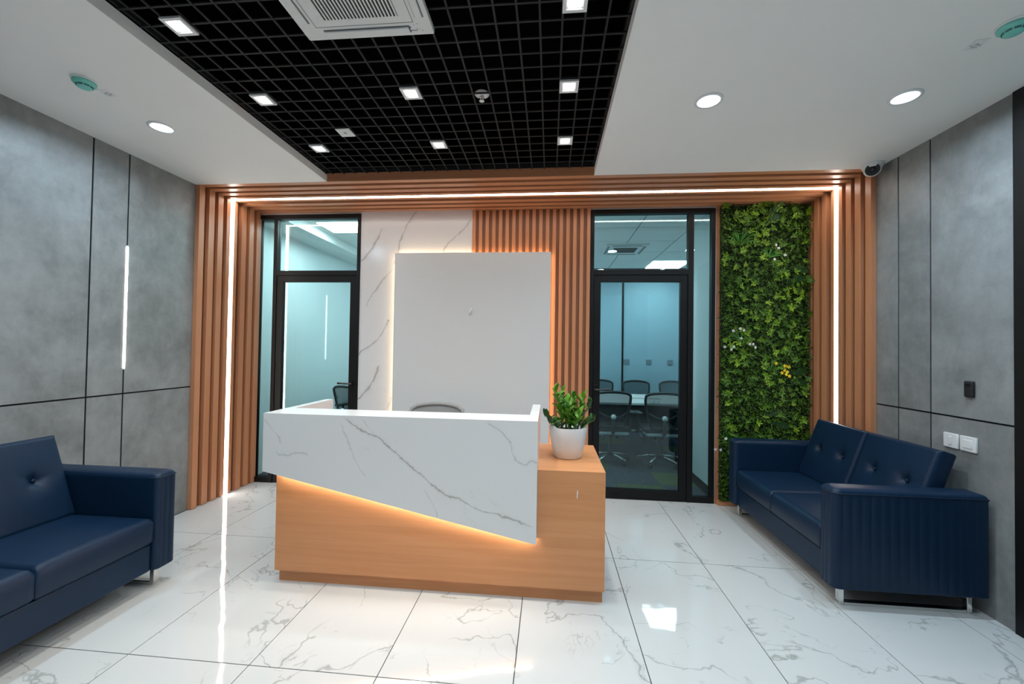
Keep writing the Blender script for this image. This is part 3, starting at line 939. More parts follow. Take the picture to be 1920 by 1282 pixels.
# ------------------------------------------------------------------ potted plant on the side cabinet
def leaf_mesh(name, L, Wd, mat, bend=0.25, n=4):
    bm = bmesh.new()
    rows = []
    for i in range(n + 1):
        t_ = i / n
        wd = Wd * math.sin(PI * min(1, t_ * 0.94 + 0.06)) ** 0.8
        z = bend * L * (t_ ** 2) * -1
        x = L * t_
        rows.append((bm.verts.new((x, -wd / 2, z + wd * 0.18)), bm.verts.new((x, 0, z)), bm.verts.new((x, wd / 2, z + wd * 0.18))))
    for i in range(n):
        a, b_ = rows[i], rows[i + 1]
        bm.faces.new((a[0], a[1], b_[1], b_[0]))
        bm.faces.new((a[1], a[2], b_[2], b_[1]))
    return mesh_of(name, bm, mat, True)

PC = Vector((0.127, 2.715, 0.7528))
pp = thing('potted_plant', 'glossy green plant in a white tapered pot on the desk end', 'plant', PC)
bm = bmesh.new()
lathe(bm, [(0.083, 0.0), (0.090, 0.006), (0.106, 0.07), (0.118, 0.14), (0.1245, 0.198), (0.124, 0.201), (0.119, 0.200), (0.116, 0.175), (0.09, 0.175)], 48)
obj('pot', bm, 'pot', pp, 'auto')
bm = bmesh.new(); lathe(bm, [(0.115, 0.166), (0.114, 0.172), (0.05, 0.178), (0.002, 0.179)], 24)
obj('soil', bm, 'soil', pp, True)
zl = leaf_mesh('leaf', 0.080, 0.042, 'zz', 0.12)
zd = leaf_mesh('leaf', 0.078, 0.038, 'zzdark', 0.12)
rs = random.Random(3)
stems = [(-0.035, -0.02, 0.26, -0.05, -0.02, 'zz'), (0.0, -0.05, 0.20, 0.0, -0.05, 'zz'), (0.04, -0.01, 0.22, 0.06, -0.02, 'zz'), (-0.01, 0.03, 0.24, -0.03, 0.04, 'zz'),
         (0.06, 0.02, 0.17, 0.09, 0.0, 'zzdark'), (-0.06, 0.0, 0.09, -0.09, -0.03, 'zzdark'), (0.03, -0.06, 0.12, 0.04, -0.06, 'zz'), (0.07, -0.03, 0.08, 0.09, -0.04, 'zzdark'), (-0.05, -0.05, 0.06, -0.07, -0.06, 'zzdark'), (0.015, 0.0, 0.21, 0.02, 0.0, 'zz')]
for (sx, sy, hh, dx, dy, kind) in stems:
    p0 = Vector((sx, sy, 0.172)); p1 = Vector((sx + dx, sy + dy, 0.172 + hh))
    mid = (p0 + p1) / 2 + Vector((-dx * 0.2, -dy * 0.2, 0.01))
    def pt(t_):
        return p0 * (1 - t_) ** 2 + mid * 2 * t_ * (1 - t_) + p1 * t_ ** 2
    bm = bmesh.new()
    tube(bm, [pt(i / 6) for i in range(7)], [0.007 - 0.0007 * i for i in range(7)], 6)
    so = obj('stem', bm, 'stem', pp, True)
    nl = max(8, int(hh * 78))
    for i in range(nl):
        t_ = 0.12 + 0.88 * i / (nl - 1)
        az = i * 2.399 + rs.uniform(-.4, .4)
        el = rs.uniform(0.55, 1.05) if i < nl - 2 else 1.3
        o = link('leaf', zl if kind == 'zz' else zd, so, pt(t_))
        o.rotation_euler = (rs.uniform(-.3, .3), -el, az)
        s = rs.uniform(0.75, 1.05) * (1.0 if t_ < 0.8 else 0.85)
        o.scale = (s, s, s)

# ------------------------------------------------------------------ sofas
def pad(bm, w_, h_, t_, rr, dimples=(), crown=0.012, n=(26, 20)):
    """soft pad: x 0..w_, y 0..h_, z 0 (back) .. t_ (front), rounded edges, dimples [(x,y)]"""
    nx, ny = n
    def coords(L, k):
        # denser near the borders
        out = []
        for i in range(k + 1):
            s = i / k
            out.append(L * (0.5 - 0.5 * math.cos(PI * s)) * 0.55 + L * s * 0.45)
        return out
    X, Yc = coords(w_, nx), coords(h_, ny)
    def front(x, y):
        d = min(x, w_ - x, y, h_ - y)
        e = min(1.0, d / rr)
        z = t_ - rr * (1 - math.sqrt(max(0, 1 - (1 - e) ** 2)))
        cx, cy = x / w_ * 2 - 1, y / h_ * 2 - 1
        z += crown * (1 - cx * cx) * (1 - cy * cy)
        for (a, b_) in dimples:
            q = math.hypot(x - a, y - b_)
            z -= 0.022 * math.exp(-(q / 0.028) ** 2) + 0.010 * math.exp(-(q / 0.07) ** 2)
            for k in range(5):
                an = k * 2 * PI / 5 + 0.5
                ux, uy = math.cos(an), math.sin(an)
                al = (x - a) * ux + (y - b_) * uy
                pe = abs(-(x - a) * uy + (y - b_) * ux)
                if 0 < al < 0.11:
                    z -= 0.006 * math.exp(-(pe / 0.010) ** 2) * (1 - al / 0.11)
        return z
    F = [[bm.verts.new((x, y, front(x, y))) for x in X] for y in Yc]
    def back(x, y):
        d = min(x, w_ - x, y, h_ - y)
        e = min(1.0, d / 0.02)
        return 0.02 * (1 - math.sqrt(max(0, 1 - (1 - e) ** 2))) if t_ > 0.05 else 0
    B = [[bm.verts.new((x, y, min(back(x, y), t_ - rr - 0.001))) for x in X] for y in Yc]
    for j in range(ny):
        for i in range(nx):
            bm.faces.new((F[j][i], F[j][i + 1], F[j + 1][i + 1], F[j + 1][i]))
            bm.faces.new((B[j][i], B[j + 1][i], B[j + 1][i + 1], B[j][i + 1]))
    ring = [(0, i) for i in range(nx)] + [(j, nx) for j in range(ny)] + [(ny, i) for i in range(nx, 0, -1)] + [(j, 0) for j in range(ny, 0, -1)]
    for k in range(len(ring)):
        a, b_ = ring[k], ring[(k + 1) % len(ring)]
        bm.faces.new((F[a[0]][a[1]], B[a[0]][a[1]], B[b_[0]][b_[1]], F[b_[0]][b_[1]]))

def arm_outline(D, T, inset, amp, rc=0.032):
    """footprint of an arm: x 0..D (front at 0), y 0 (outer) .. T (inner); scalloped outer side and front"""
    pts = []
    x0, x1, y0, y1 = inset, D - inset, inset, T - inset
    pitch = 0.05
    # outer side from back to front (y = y0)
    n = 160
    for i in range(n + 1):
        x = x1 + (x0 + rc - x1) * i / n
        a = amp * (1 - abs(math.sin(PI * x / pitch)) ** 0.55)
        pts.append((x, y0 + a))
    for k in range(1, 6):
        an = PI / 2 * k / 6
        pts.append((x0 + rc - rc * math.sin(an), y0 + rc - rc * math.cos(an)))
    n = 36
    for i in range(n + 1):
        y = y0 + rc + (y1 - rc - y0 - rc) * i / n
        a = amp * (1 - abs(math.sin(PI * (y - 0.02) / 0.036)) ** 0.55)
        pts.append((x0 + a, y))
    for k in range(1, 6):
        an = PI / 2 * k / 6
        pts.append((x0 + rc - rc * math.cos(an), y1 - rc + rc * math.sin(an)))
    pts.append((x0 + rc, y1))
    pts.append((x1, y1))
    return pts

def make_sofa(label, loc, rz):
    D, LEN, AT = 0.80, 1.392, 0.135
    t = thing('sofa', label, 'sofa', loc, None, rz)
    sw = (LEN - 2 * AT) / 2
    for s in (0, 1):
        my = (lambda y: y) if s == 0 else (lambda y: LEN - y)
        bm = bmesh.new()
        rings = []
        for (z, ins, amp) in ((0.112, 0.010, 0.0), (0.120, 0.0, 0.002), (0.140, 0.0, 0.0030), (0.640, 0.0, 0.0030), (0.652, 0.0, 0.001), (0.656, 0.001, 0.0), (0.668, 0.005, 0.0), (0.676, 0.012, 0.0), (0.681, 0.026, 0.0)):
            rings.append([bm.verts.new((x, my(y), z)) for (x, y) in arm_outline(D, AT, ins, amp)])
        n = len(rings[0])
        for a, b_ in zip(rings[:-1], rings[1:]):
            for k in range(n):
                bm.faces.new((a[k], a[(k + 1) % n], b_[(k + 1) % n], b_[k]))
        bm.faces.new(rings[0]); bm.faces.new(rings[-1])
        arm = obj('arm', bm, 'leather', t, 'auto')
        bm = bmesh.new()
        tube(bm, [(x, my(y), 0.655) for (x, y) in arm_outline(D, AT, -0.001, 0.0)[::4]], 0.0038, 6, True)
        obj('piping', bm, 'piping', arm, True)
        # chrome sled leg
        yc = my(AT * 0.5)
        bm = bmesh.new()
        for (a, b_) in (((0.06, 0.088), (0.0, 0.112)), ((0.735, 0.763), (0.0, 0.112))):
            box(bm, a[0], a[1], yc - 0.016, yc + 0.016, 0.0, 0.1125)
        box(bm, 0.088, 0.735, yc - 0.016, yc + 0.016, 0.0, 0.022)
        bmesh.ops.bevel(bm, geom=list(bm.edges), offset=0.004, segments=2, profile=0.5, affect='EDGES')
        obj('leg_frame', bm, 'chrome', t, 'auto')
    bm = bmesh.new(); box(bm, 0.028, 0.74, AT + 0.002, LEN - AT - 0.002, 0.115, 0.272); bevel(bm, 0.008, 2)
    obj('base', bm, 'leather', t, 'auto')
    bm = bmesh.new(); box(bm, 0.72, 0.795, AT + 0.002, LEN - AT - 0.002, 0.115, 0.64); bevel(bm, 0.015, 2)
    obj('back_panel', bm, 'leather', t, 'auto')
    for k in (0, 1):
        ya = AT + k * sw + 0.002
        bm = bmesh.new()
        pad(bm, 0.60, sw - 0.004, 0.155, 0.028, (), 0.008, (24, 24))
        bmesh.ops.translate(bm, verts=bm.verts, vec=(0.012, ya, 0.2735))
        obj('seat_cushion', bm, 'leather', t, True)
        # leaning back cushion: local pad x->y, y->up the slope, z->towards the front
        ang = math.radians(19.5)
        Hh = 0.50
        bm = bmesh.new()
        dm = [((sw - 0.004) * 0.27, 0.26), ((sw - 0.004) * 0.73, 0.26)]
        pad(bm, sw - 0.004, Hh, 0.105, 0.026, dm, 0.010, (56, 48))
        mt = Matrix(((0, math.sin(ang), -math.cos(ang)), (1, 0, 0), (0, math.cos(ang), math.sin(ang))))
        org = Vector((0.507 + 0.105 * math.cos(ang), ya, 0.420 - 0.105 * math.sin(ang) + 0.004))
        for v in bm.verts:
            v.co = mt @ v.co + org
        bc = obj('back_cushion', bm, 'leather', t, True)
        for (a, b_) in dm:
            bm = bmesh.new()
            bmesh.ops.create_uvsphere(bm, u_segments=12, v_segments=8, radius=0.011)
            c = mt @ Vector((a, b_, 0.105 - 0.018)) + org
            for v in bm.verts:
                v.co = Vector((v.co.x * 0.6, v.co.y, v.co.z)) + c
            obj('button', bm, 'piping', bc, True)
    return t

make_sofa('navy leather sofa against the right wall before the plant wall', (1.622, 2.503, 0), 0)
make_sofa('navy leather sofa along the left wall, partly out of frame', (-2.29, 2.362, 0), PI)

# ------------------------------------------------------------------ plant wall
GX0, GX1, GZ0, GZ1 = 1.628, 2.405, 0.045, 2.845
pw = thing('plant_wall', 'vertical green wall of artificial foliage right of the glass', 'plant wall', ((GX0 + GX1) / 2, YG - 0.03, 0.04))
bxo('backing_mat', (GX0, GX1, YG - 0.045, YG - 0.004, GZ0, GZ1), 'mat', pw)
rg = random.Random(11)
verts, faces = [], []
base_y = YG - 0.045
def add_leaf(p, d, nrm, L, Wd):
    s = d.cross(nrm).normalized() * Wd / 2
    i = len(verts)
    verts.extend([p, p + d * L * 0.5 + s + nrm * L * 0.12, p + d * L, p + d * L * 0.5 - s + nrm * L * 0.12])
    faces.append((i, i + 1, i + 2)); faces.append((i, i + 2, i + 3))
origin = Vector(pw.location)
for k in range(20000):
    x = rg.uniform(GX0 - 0.02, GX1 + 0.005); z = rg.uniform(GZ0, GZ1)
    lump = 0.5 + 0.5 * math.sin(x * 23 + 2 * math.sin(z * 9)) * math.sin(z * 17 + x * 5)
    y = base_y - rg.uniform(0.0, 0.018 + 0.035 * lump)
    d = Vector((rg.uniform(-1, 1), rg.uniform(-0.9, 0.0), rg.uniform(-1, 1))).normalized()
    nrm = Vector((rg.uniform(-.6, .6), -1, rg.uniform(-.2, 1.0))).normalized()
    add_leaf(Vector((x, y, z)) - origin, d, nrm, *((rg.uniform(0.012, 0.024), rg.uniform(0.009, 0.014)) if k % 5 else (rg.uniform(0.026, 0.040), rg.uniform(0.013, 0.019))))
me = bpy.data.meshes.new('foliage')
me.from_pydata(verts, [], faces)
me.materials.append(MT['foliage'])
fo = link('foliage', me, pw)
tag(fo, 'dense small dark green leaves', kind='stuff')

def rosette_mesh(nl, L, Wd, mat, tilt):
    bm = bmesh.new()
    for k in range(nl):
        a = 2 * PI * (k + 0.35 * math.sin(k * 7.3 + nl)) / nl
        LL = L * (0.78 + 0.22 * math.sin(k * 4.1 + nl))
        rows = []
        for i in range(4):
            t_ = i / 3
            wd = Wd * (0.22, 0.72, 1.0, 0.15)[i]
            rr = LL * (0.06 + 0.94 * t_)
            h = -tilt * rr + 0.3 * rr * t_ * tilt
            cx, cz = rr * math.cos(a), rr * math.sin(a)
            px, pz = -math.sin(a) * wd / 2, math.cos(a) * wd / 2
            rows.append((bm.verts.new((cx - px, h - wd * 0.12, cz - pz)), bm.verts.new((cx + px, h - wd * 0.12, cz + pz))))
        for i in range(3):
            bm.faces.new((rows[i][0], rows[i][1], rows[i + 1][1], rows[i + 1][0]))
    return mesh_of('leaf_rosette', bm, mat)
MT['rosetted'] = leafy('rosette_leaf_deep', (0.024, 0.080, 0.005), (0.090, 0.200, 0.010))
rm = [rosette_mesh(7, 0.048, 0.017, 'rosette', 0.45), rosette_mesh(6, 0.042, 0.017, 'rosetted', 0.55), rosette_mesh(6, 0.038, 0.015, 'rosette', 0.75), rosette_mesh(8, 0.046, 0.015, 'rosetted', 0.35), rosette_mesh(5, 0.036, 0.015, 'rosetted', 0.8)]
for k in range(299):
    z = GZ0 + (GZ1 - GZ0) * (1 - rg.random() ** 1.25)
    x = rg.uniform(GX0 + 0.005, GX1 - 0.01)
    o = link('leaf_rosette', rm[rg.choice((0, 0, 1, 1, 2, 2, 3, 4))], pw, Vector((x, base_y - rg.uniform(0.035, 0.062), z)) - origin)
    o.rotation_euler = (rg.uniform(-.6, .3), rg.uniform(0, 6.28), rg.uniform(-.5, .5))
    s = rg.uniform(0.7, 1.15)
    o.scale = (s, s, s)
# smaller clusters beyond the picked-out rosettes, joined
cv, cf = [], []
for k in range(620):
    src = rm[rg.choice((1, 2, 3, 4, 4))]
    s = rg.uniform(0.5, 0.85)
    mt_ = Matrix.Translation(Vector((rg.uniform(GX0, GX1 - 0.01), base_y - rg.uniform(0.02, 0.05), rg.uniform(GZ0, GZ1))) - origin) @ Matrix.Rotation(rg.uniform(-.4, .4), 4, 'Z') @ Matrix.Rotation(rg.uniform(0, 6.28), 4, 'Y') @ Matrix.Rotation(rg.uniform(-.6, .3), 4, 'X') @ Matrix.Scale(s, 4)
    i0 = len(cv)
    cv.extend([mt_ @ v.co for v in src.vertices])
    cf.extend([tuple(i0 + q_ for q_ in p.vertices) for p in src.polygons])
me = bpy.data.meshes.new('leaf_clusters')
me.from_pydata(cv, [], cf)
me.materials.append(MT['rosetted'])
tag(link('leaf_clusters', me, pw), 'small mid-green leaf clusters', kind='stuff')
def tuft_mesh(n, L, wd, mat, rng):
    bm = bmesh.new()
    for k in range(n):
        a = PI / 2 + rng.uniform(-1.25, 1.25)
        out = rng.uniform(0.1, 0.55)
        LL = L * rng.uniform(0.7, 1.05)
        pts = []
        for i in range(5):
            t_ = i / 4
            pts.append(Vector((math.cos(a) * LL * t_, -out * LL * t_ * (1 - 0.35 * t_), math.sin(a) * LL * t_ - 0.25 * LL * t_ ** 3)))
        side = Vector((-math.sin(a), 0, math.cos(a))) * wd
        rows = []
        for i, p in enumerate(pts):
            s = side * (0.7, 1, 0.85, 0.55, 0.08)[i]
            rows.append((bm.verts.new(p - s), bm.verts.new(p + s)))
        for i in range(4):
            bm.faces.new((rows[i][0], rows[i][1], rows[i + 1][1], rows[i + 1][0]))
    return mesh_of('grass_tuft', bm, mat)
tm = tuft_mesh(26, 0.19, 0.0035, 'grass', rg)
tm2 = tuft_mesh(22, 0.15, 0.003, 'grass', rg)
for (x, z, m_) in ((1.78, 2.47, tm), (2.04, 2.34, tm2), (1.79, 1.55, tm2), (2.06, 1.28, tm2), (2.0, 0.60, tm2), (1.70, 0.62, tm2)):
    link('grass_tuft', m_, pw, Vector((x, base_y - 0.03, z)) - origin)
def fern_mesh():
    bm = bmesh.new()
    for k in range(14):
        t_ = k / 13
        for s in (-1, 1):
            L = 0.055 * math.sin(PI * (0.12 + 0.85 * t_))
            p = Vector((0.20 * t_, -0.05 * math.sin(t_ * 2), 0.10 * t_ - 0.09 * t_ * t_))
            d = Vector((0.35, -0.1, s)).normalized() * L
            q = Vector((0.007, 0, 0))
            v = [bm.verts.new(c) for c in (p - q, p + d * 0.6 - q, p + d, p + d * 0.6 + q, p + q)]
            bm.faces.new(v)
    return mesh_of('fern_frond', bm, 'fern')
fm = fern_mesh()
for (x, z, ry) in ((2.22, 2.24, 0.2), (2.20, 2.12, -0.1), (2.02, 2.72, -0.9), (2.0, 2.66, -0.5), (2.22, 1.26, -0.1), (2.24, 1.18, 0.2), (2.0, 0.86, -0.4), (2.06, 0.80, 0.3)):
    o = link('fern_frond', fm, pw, Vector((x, base_y - 0.05, z)) - origin)
    o.rotation_euler = (0.3, ry, 0.25)
    o.scale = (0.78, 0.78, 0.78)
def flower_mesh(mat, R):
    bm = bmesh.new()
    for k in range(5):
        a = 2 * PI * k / 5 + 0.3
        d = Vector((math.cos(a), 0, math.sin(a))); e = Vector((-d.z, 0, d.x))
        v = [bm.verts.new(c) for c in (Vector((0, 0, 0)), d * R * 0.6 + e * R * 0.28 + Vector((0, -0.004, 0)), d * R + Vector((0, -0.001, 0)), d * R * 0.6 - e * R * 0.28 + Vector((0, -0.004, 0)))]
        bm.faces.new(v)
    return mesh_of('flower', bm, mat)
fw_, fy_ = flower_mesh('wflower', 0.016), flower_mesh('yflower', 0.018)
def at_wall(px, py, yy):
    # pixel of the photograph to a point on the plane y = yy (placement by measurement)
    d = r2 * ((px - 960) / FPX) + u2 * (-(py - 641) / FPX) + f
    return Vector((0, 0, CAMH)) + d * (yy / d.y)
for (px, py) in ((1455, 459), (1460, 465), (1472, 478), (1452, 486), (1375, 620), (1388, 616), (1395, 619), (1390, 634), (1406, 645), (1412, 645), (1359, 650), (1371, 655), (1376, 650), (1416, 651), (1361, 822), (1341, 842), (1351, 843)):
    o = link('flower', fw_, pw, at_wall(px, py, base_y - 0.075) - origin)
    o.rotation_euler = (rg.uniform(-.4, .4), rg.uniform(0, 6), rg.uniform(-.4, .4))
for (px, py) in ((1455, 681), (1472, 686), (1479, 688), (1471, 694), (1476, 697), (1466, 699), (1474, 702), (1480, 705)):
    o = link('flower', fy_, pw, at_wall(px, py, base_y - 0.075) - origin)
    o.rotation_euler = (rg.uniform(-.4, .4), rg.uniform(0, 6), rg.uniform(-.4, .4))

# ------------------------------------------------------------------ lamps
def downlight(x, y, label, power=P_DOWN):
    t = thing('downlight', label, 'light', (x, y, HC), 'round ceiling downlights')
    bm = bmesh.new()
    lathe(bm, [(0.060, -0.001), (0.060, -0.007), (0.075, -0.005), (0.076, 0.0)], 32, close=False)
    obj('trim_ring', bm, 'whiteplastic', t, True)
    bm = bmesh.new(); lathe(bm, [(0.059, -0.001), (0.059, -0.004)], 32)
    obj('diffuser', bm, 'downlens', t)
    lamp('downlight_lamp', t, (0, 0, -0.009), 0.114, power, COOL, math.radians(165))
    return t
downlight(-2.540, 2.428, 'round cool downlight above the left sofa')
downlight(0.872, 2.370, 'round cool downlight nearest the black grid on the right')
downlight(1.922, 2.408, 'round cool downlight above the right sofa')
for (x, y, lab) in ((-2.54, 1.0, 'left ceiling downlight beside the viewer'), (0.872, 1.0, 'right ceiling downlight beside the viewer'), (1.922, 1.0, 'far right ceiling downlight beside the viewer')):
    downlight(x, y, lab)

def spot(x, y, label):
    t = thing('square_spotlight', label, 'light', (x, y, ZG), 'square spotlights in the black grid')
    bm = bmesh.new()
    a, b_ = 0.052, 0.037
    for (x0, x1, y0, y1) in ((-a, a, -a, -b_), (-a, a, b_, a), (-a, -b_, -b_, b_), (b_, a, -b_, b_)):
        box(bm, x0, x1, y0, y1, -0.012, -0.002)
    obj('bezel', bm, 'whiteplastic', t)
    bm = bmesh.new(); box(bm, -b_, b_, -b_, b_, -0.004, -0.002)
    obj('reflector', bm, 'whiteplastic', t)
    bm = bmesh.new(); box(bm, -0.028, 0.028, -0.028, 0.028, -0.008, -0.004)
    obj('lens', bm, 'spotlens', t)
    lamp('spot_lamp', t, (0, 0, -0.0125), 0.062, P_SPOT, NEUT, math.radians(135), 'SQUARE')
    return t
col_n = {-1.722: 'left', -0.815: 'middle', 0.088: 'right'}
for x, cn in col_n.items():
    for y, rn in ((2.870, 'nearest the wooden portal'), (2.274, 'in the second row from the portal'), (1.716, 'in the third row from the portal'), (1.10, 'in the fourth row'), (0.50, 'over the viewer')):  # last row is unseen, added for light on the desk front
        if cn == 'middle' and y == 1.716:
            continue
        spot(x, y, 'square white spotlight %s, %s column' % (rn, cn))

wl = thing('wall_light_bar', 'slim vertical LED bar set in the left wall joint', 'light', (XL, 2.763, 1.265))
bm = bmesh.new(); box(bm, XL - 0.006, XL + 0.004, 2.755, 2.771, 1.265, 2.168); bevel(bm, 0.002, 1)
obj('diffuser', bm, 'wallled', wl, world=True)
bxo('end_cap', (XL - 0.006, XL + 0.004, 2.7555, 2.7705, 1.255, 1.265), 'whiteplastic', wl)
bxo('end_cap', (XL - 0.006, XL + 0.004, 2.7555, 2.7705, 2.168, 2.178), 'whiteplastic', wl)

# ------------------------------------------------------------------ ceiling cassette air conditioner
AX0, AX1, AY0, AY1, AZ = -1.143, -0.541, 1.205, 1.808, 2.882
ac = thing('cassette_air_conditioner', 'white four-way ceiling cassette hanging in the black grid', 'air conditioner', ((AX0 + AX1) / 2, (AY0 + AY1) / 2, AZ))
bm = bmesh.new(); box(bm, AX0, AX1, AY0, AY1, AZ, AZ + 0.03); bevel(bm, 0.008, 2)
obj('panel', bm, 'acwhite', ac, 'auto', world=True)
bxo('housing', (AX0 + 0.04, AX1 - 0.04, AY0 + 0.04, AY1 - 0.04, AZ + 0.03, AZ + 0.30), 'black', ac)
cxm, cym = (AX0 + AX1) / 2, (AY0 + AY1) / 2
bm = bmesh.new()
ga, gb = 0.225, 0.222
for (x0, x1, y0, y1) in ((cxm - ga, cxm + ga, cym - ga, cym - gb), (cxm - ga, cxm + ga, cym + gb, cym + ga), (cxm - ga, cxm - gb, cym - gb, cym + gb), (cxm + gb, cxm + ga, cym - gb, cym + gb)):
    box(bm, x0, x1, y0, y1, AZ - 0.0006, AZ + 0.001)
obj('seam', bm, 'greymark', ac, world=True)
bxo('grille_recess', (cxm - 0.170, cxm + 0.170, cym - 0.185, cym + 0.185, AZ - 0.0008, AZ + 0.001), 'darkslot', ac)
bm = bmesh.new(); box(bm, -0.0035, 0.0035, -0.185, 0.185, -0.004, 0.0)
me = mesh_of('grille_slat', bm, 'acwhite')
for i in range(22):
    link('grille_slat', me, ac, (-0.165 + i * 0.01571, 0, -0.0008))
bm = bmesh.new()
for k in (-0.062, 0.062):
    box(bm, cxm - 0.170, cxm + 0.170, cym + k - 0.003, cym + k + 0.003, AZ - 0.0055, AZ - 0.001)
obj('grille_rib', bm, 'acwhite', ac, world=True)
for (x0, x1, y0, y1) in ((AX0 + 0.022, AX0 + 0.062, cym - 0.2, cym + 0.2), (AX1 - 0.062, AX1 - 0.022, cym - 0.2, cym + 0.2), (cxm - 0.2, cxm + 0.2, AY0 + 0.022, AY0 + 0.062), (cxm - 0.2, cxm + 0.2, AY1 - 0.062, AY1 - 0.022)):
    v_ = bxo('outlet', (x0, x1, y0, y1, AZ - 0.0008, AZ + 0.001), 'greymark', ac)
    e = 0.004
    bm = bmesh.new(); box(bm, x0 + e, x1 - e, y0 + e, y1 - e, AZ - 0.010, AZ - 0.0010); bevel(bm, 0.004, 2)
    obj('louver', bm, 'acwhite', v_, 'auto', world=True)
bm = bmesh.new()
for (dx, dy, a, b_) in ((-0.105, -0.075, 0.010, 0.008), (-0.082, -0.085, 0.004, 0.002), (-0.072, -0.064, 0.003, 0.004), (-0.060, -0.060, 0.003, 0.004), (-0.066, -0.088, 0.008, 0.001), (-0.05, -0.052, 0.003, 0.005)):
    box(bm, AX1 + dx, AX1 + dx + a, AY1 + dy + 0.02, AY1 + dy + 0.02 + b_, AZ - 0.0008, AZ + 0.001)
box(bm, AX1 - 0.115, AX1 - 0.07, AY1 - 0.034, AY1 - 0.030, AZ - 0.0008, AZ + 0.001)
obj('marking', bm, 'greymark', ac, world=True)

# ------------------------------------------------------------------ sprinkler and small square cover in the grid
sp = thing('fire_sprinkler', 'fire sprinkler with white rosette in the black grid', 'sprinkler', (-0.417, 2.36, ZG))
bm = bmesh.new(); lathe(bm, [(0.044, 0.026), (0.043, 0.022), (0.030, 0.016), (0.012, 0.015)], 28)
obj('rosette', bm, 'whiteplastic', sp, True)
bm = bmesh.new(); lathe(bm, [(0.010, 0.018), (0.010, 0.012), (0.006, 0.011)], 14)
tube(bm, [(-0.010, 0, 0.014), (-0.013, 0, 0.0), (-0.004, 0, -0.014)], 0.0025, 6)
tube(bm, [(0.010, 0, 0.014), (0.013, 0, 0.0), (0.004, 0, -0.014)], 0.0025, 6)
obj('frame_arms', bm, 'chrome', sp, True)
bm = bmesh.new(); lathe(bm, [(0.003, 0.012), (0.003, -0.013)], 8)
MT['redglass'] = plain('red_bulb', (0.45, 0.03, 0.02), 0.2)
obj('bulb', bm, 'redglass', sp, True)
bm = bmesh.new()
prism(bm, [((0.017 if k % 2 else 0.013) * math.cos(k * PI / 10), (0.017 if k % 2 else 0.013) * math.sin(k * PI / 10)) for k in range(20)], 'z', -0.017, -0.015)
obj('deflector', bm, 'chrome', sp)
sq = thing('speaker_cover', 'small unlit white square cover beside the left spotlights', 'cover', (-1.417, 2.672, ZG))
bm = bmesh.new(); box(bm, -0.05, 0.05, -0.05, 0.05, -0.008, -0.001); bevel(bm, 0.002, 1)
obj('plate', bm, 'whiteplastic', sq, 'auto')
bm = bmesh.new(); lathe(bm, [(0.012, -0.008), (0.011, -0.010), (0.002, -0.0105)], 16)
obj('indicator', bm, 'chairgrey', sq, True)

# ------------------------------------------------------------------ smoke detectors with paper tags
def detector(x, y, label, tag_label, tx_, ty_, rz):
    t = thing('smoke_detector', label, 'smoke detector', (x, y, HC), 'teal smoke detectors')
    bm = bmesh.new(); lathe(bm, [(0.054, -0.0005), (0.054, -0.007), (0.050, -0.010)], 36)
    obj('base', bm, 'whiteplastic', t, 'auto')
    bm = bmesh.new(); lathe(bm, [(0.050, -0.009), (0.049, -0.022), (0.040, -0.029), (0.034, -0.030), (0.031, -0.041), (0.022, -0.045), (0.003, -0.046)], 40)
    obj('dome', bm, 'teal', t, True)
    for k in range(8):
        a0 = 2 * PI * k / 8 + 0.08
        a1 = 2 * PI * (k + 1) / 8 - 0.08
        for (zz, rr) in ((-0.0325, 0.0338), (-0.0370, 0.0328)):
            bm = bmesh.new()
            tube(bm, [(rr * math.cos(a0 + (a1 - a0) * q / 5), rr * math.sin(a0 + (a1 - a0) * q / 5), zz) for q in range(6)], 0.0014, 5)
            obj('vent_slot', bm, 'tealdark', t)
    p = thing('paper_tag', tag_label, 'label', (tx_, ty_, HC), 'paper tags on the ceiling', rz)
    bm = bmesh.new(); box(bm, -0.028, 0.028, -0.034, 0.034, -0.0015, -0.0003)
    obj('sheet', bm, 'whiteplastic', p)
    bm = bmesh.new()
    for (a, b_) in ((-0.018, 0.006), (0.018, 0.006)):
        lathe(bm, [(0.0035, -0.0021), (0.0035, -0.0014)], 10, a, b_)
    box(bm, -0.012, 0.012, 0.016, 0.019, -0.0021, -0.0014)
    box(bm, -0.008, 0.008, -0.006, -0.004, -0.0021, -0.0014)
    for k in range(10):
        a = 2 * PI * k / 10
        if k in (2, 3):
            continue
        box(bm, 0.009 * math.cos(a) - 0.002, 0.009 * math.cos(a) + 0.002, 0.006 + 0.009 * math.sin(a) - 0.0015, 0.006 + 0.009 * math.sin(a) + 0.0015, -0.0021, -0.0014)
    obj('print', bm, 'greymark', p)
detector(-2.515, 1.962, 'teal smoke detector on the left ceiling', 'small printed paper tag beside the left teal detector', -2.512, 2.072, 0.1)
detector(1.945, 1.905, 'teal smoke detector on the right ceiling', 'small printed paper tag beside the right teal detector', 1.912, 2.020, -0.1)

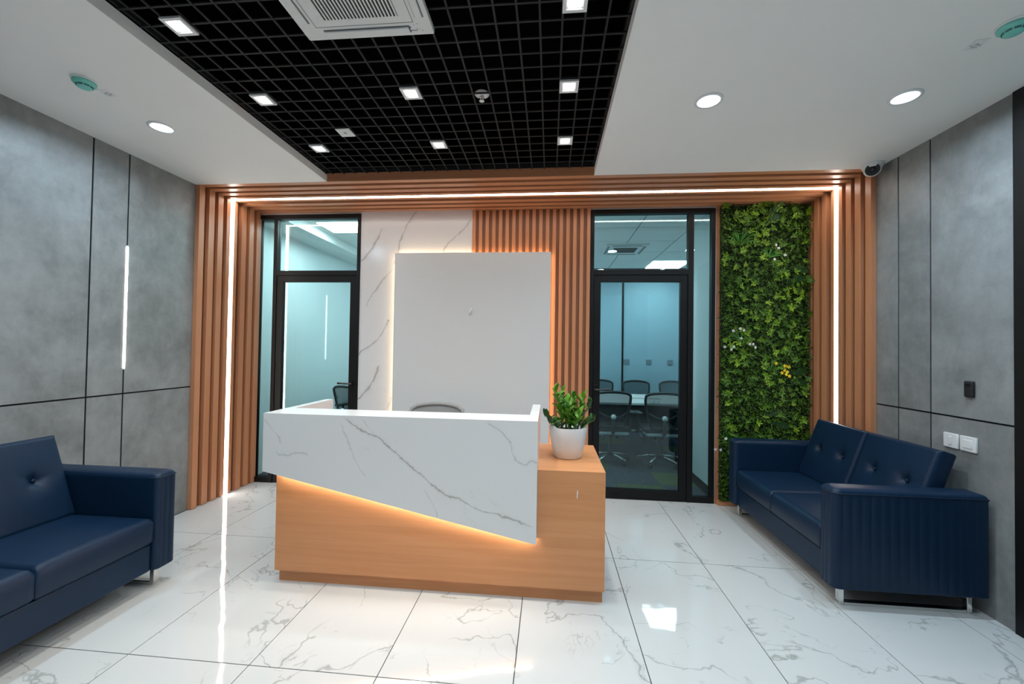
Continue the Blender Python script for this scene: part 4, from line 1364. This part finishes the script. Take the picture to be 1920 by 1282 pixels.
# ------------------------------------------------------------------ security camera
sc = thing('security_camera', 'white turret security camera at the ceiling corner above the slats', 'camera', (2.372, 3.255, HC))
bm = bmesh.new(); lathe(bm, [(0.068, 0.0), (0.068, -0.010), (0.064, -0.024), (0.058, -0.034), (0.050, -0.036)], 36)
obj('housing', bm, 'whiteplastic', sc, 'auto')
look = Vector((-2.2, -3.3, -1.75)).normalized()
q = look.to_track_quat('Z', 'Y').to_matrix()
cc = Vector((-0.006, -0.008, -0.040))
def oriented(prof, seg=28):
    bm = bmesh.new(); lathe(bm, prof, seg)
    for v in bm.verts:
        v.co = q @ v.co + cc
    return bm
ball = [(0.054 * math.sin(a), -0.054 * math.cos(a)) for a in [PI * k / 14 for k in range(1, 10)]] + [(0.049, 0.034), (0.044, 0.0365)]
b0 = obj('eyeball', oriented(ball), 'whiteplastic', sc, True)
fc = obj('face_plate', oriented([(0.0435, 0.0360), (0.0435, 0.0380), (0.020, 0.0384), (0.018, 0.038)]), 'chairblack', b0, 'auto')
obj('lens_ring', oriented([(0.020, 0.038), (0.0195, 0.042), (0.0135, 0.0425), (0.013, 0.040)]), 'blackmetal', b0, 'auto')
MT['lensgrey'] = plain('lens_glass', (0.05, 0.045, 0.05), 0.08)
obj('lens', oriented([(0.0132, 0.040), (0.011, 0.042), (0.003, 0.0432)]), 'lensgrey', b0, True)

# ------------------------------------------------------------------ wall plates on the right wall
for (y0, y1, lab, wide) in ((2.703, 2.795, 'white switch plate further from the doorway, single rocker', 0.020), (2.598, 2.692, 'white switch plate nearer the doorway, wide rocker', 0.055)):
    t = thing('switch_plate', lab, 'switch', (XR, (y0 + y1) / 2, 0.932), 'white switch plates')
    bm = bmesh.new(); box(bm, XR - 0.014, XR - 0.0005, y0, y1, 0.888, 0.976); bevel(bm, 0.004, 2)
    obj('plate', bm, 'whiteplastic', t, 'auto', world=True)
    ym = (y0 + y1) / 2
    bm = bmesh.new(); box(bm, XR - 0.018, XR - 0.0135, ym - wide / 2, ym + wide / 2, 0.908, 0.956); bevel(bm, 0.0015, 1)
    obj('rocker', bm, 'whiteplastic', t, 'auto', world=True)
t = thing('access_reader', 'small black rounded access reader on the right concrete wall', 'access reader', (XR, 2.637, 1.254))
bm = bmesh.new(); box(bm, XR - 0.020, XR - 0.0005, 2.611, 2.664, 1.206, 1.302); bevel(bm, 0.008, 3)
obj('body', bm, 'chairblack', t, 'auto', world=True)
bxo('sensor_window', (XR - 0.0212, XR - 0.0195, 2.622, 2.653, 1.27, 1.285), 'blackmetal', t)
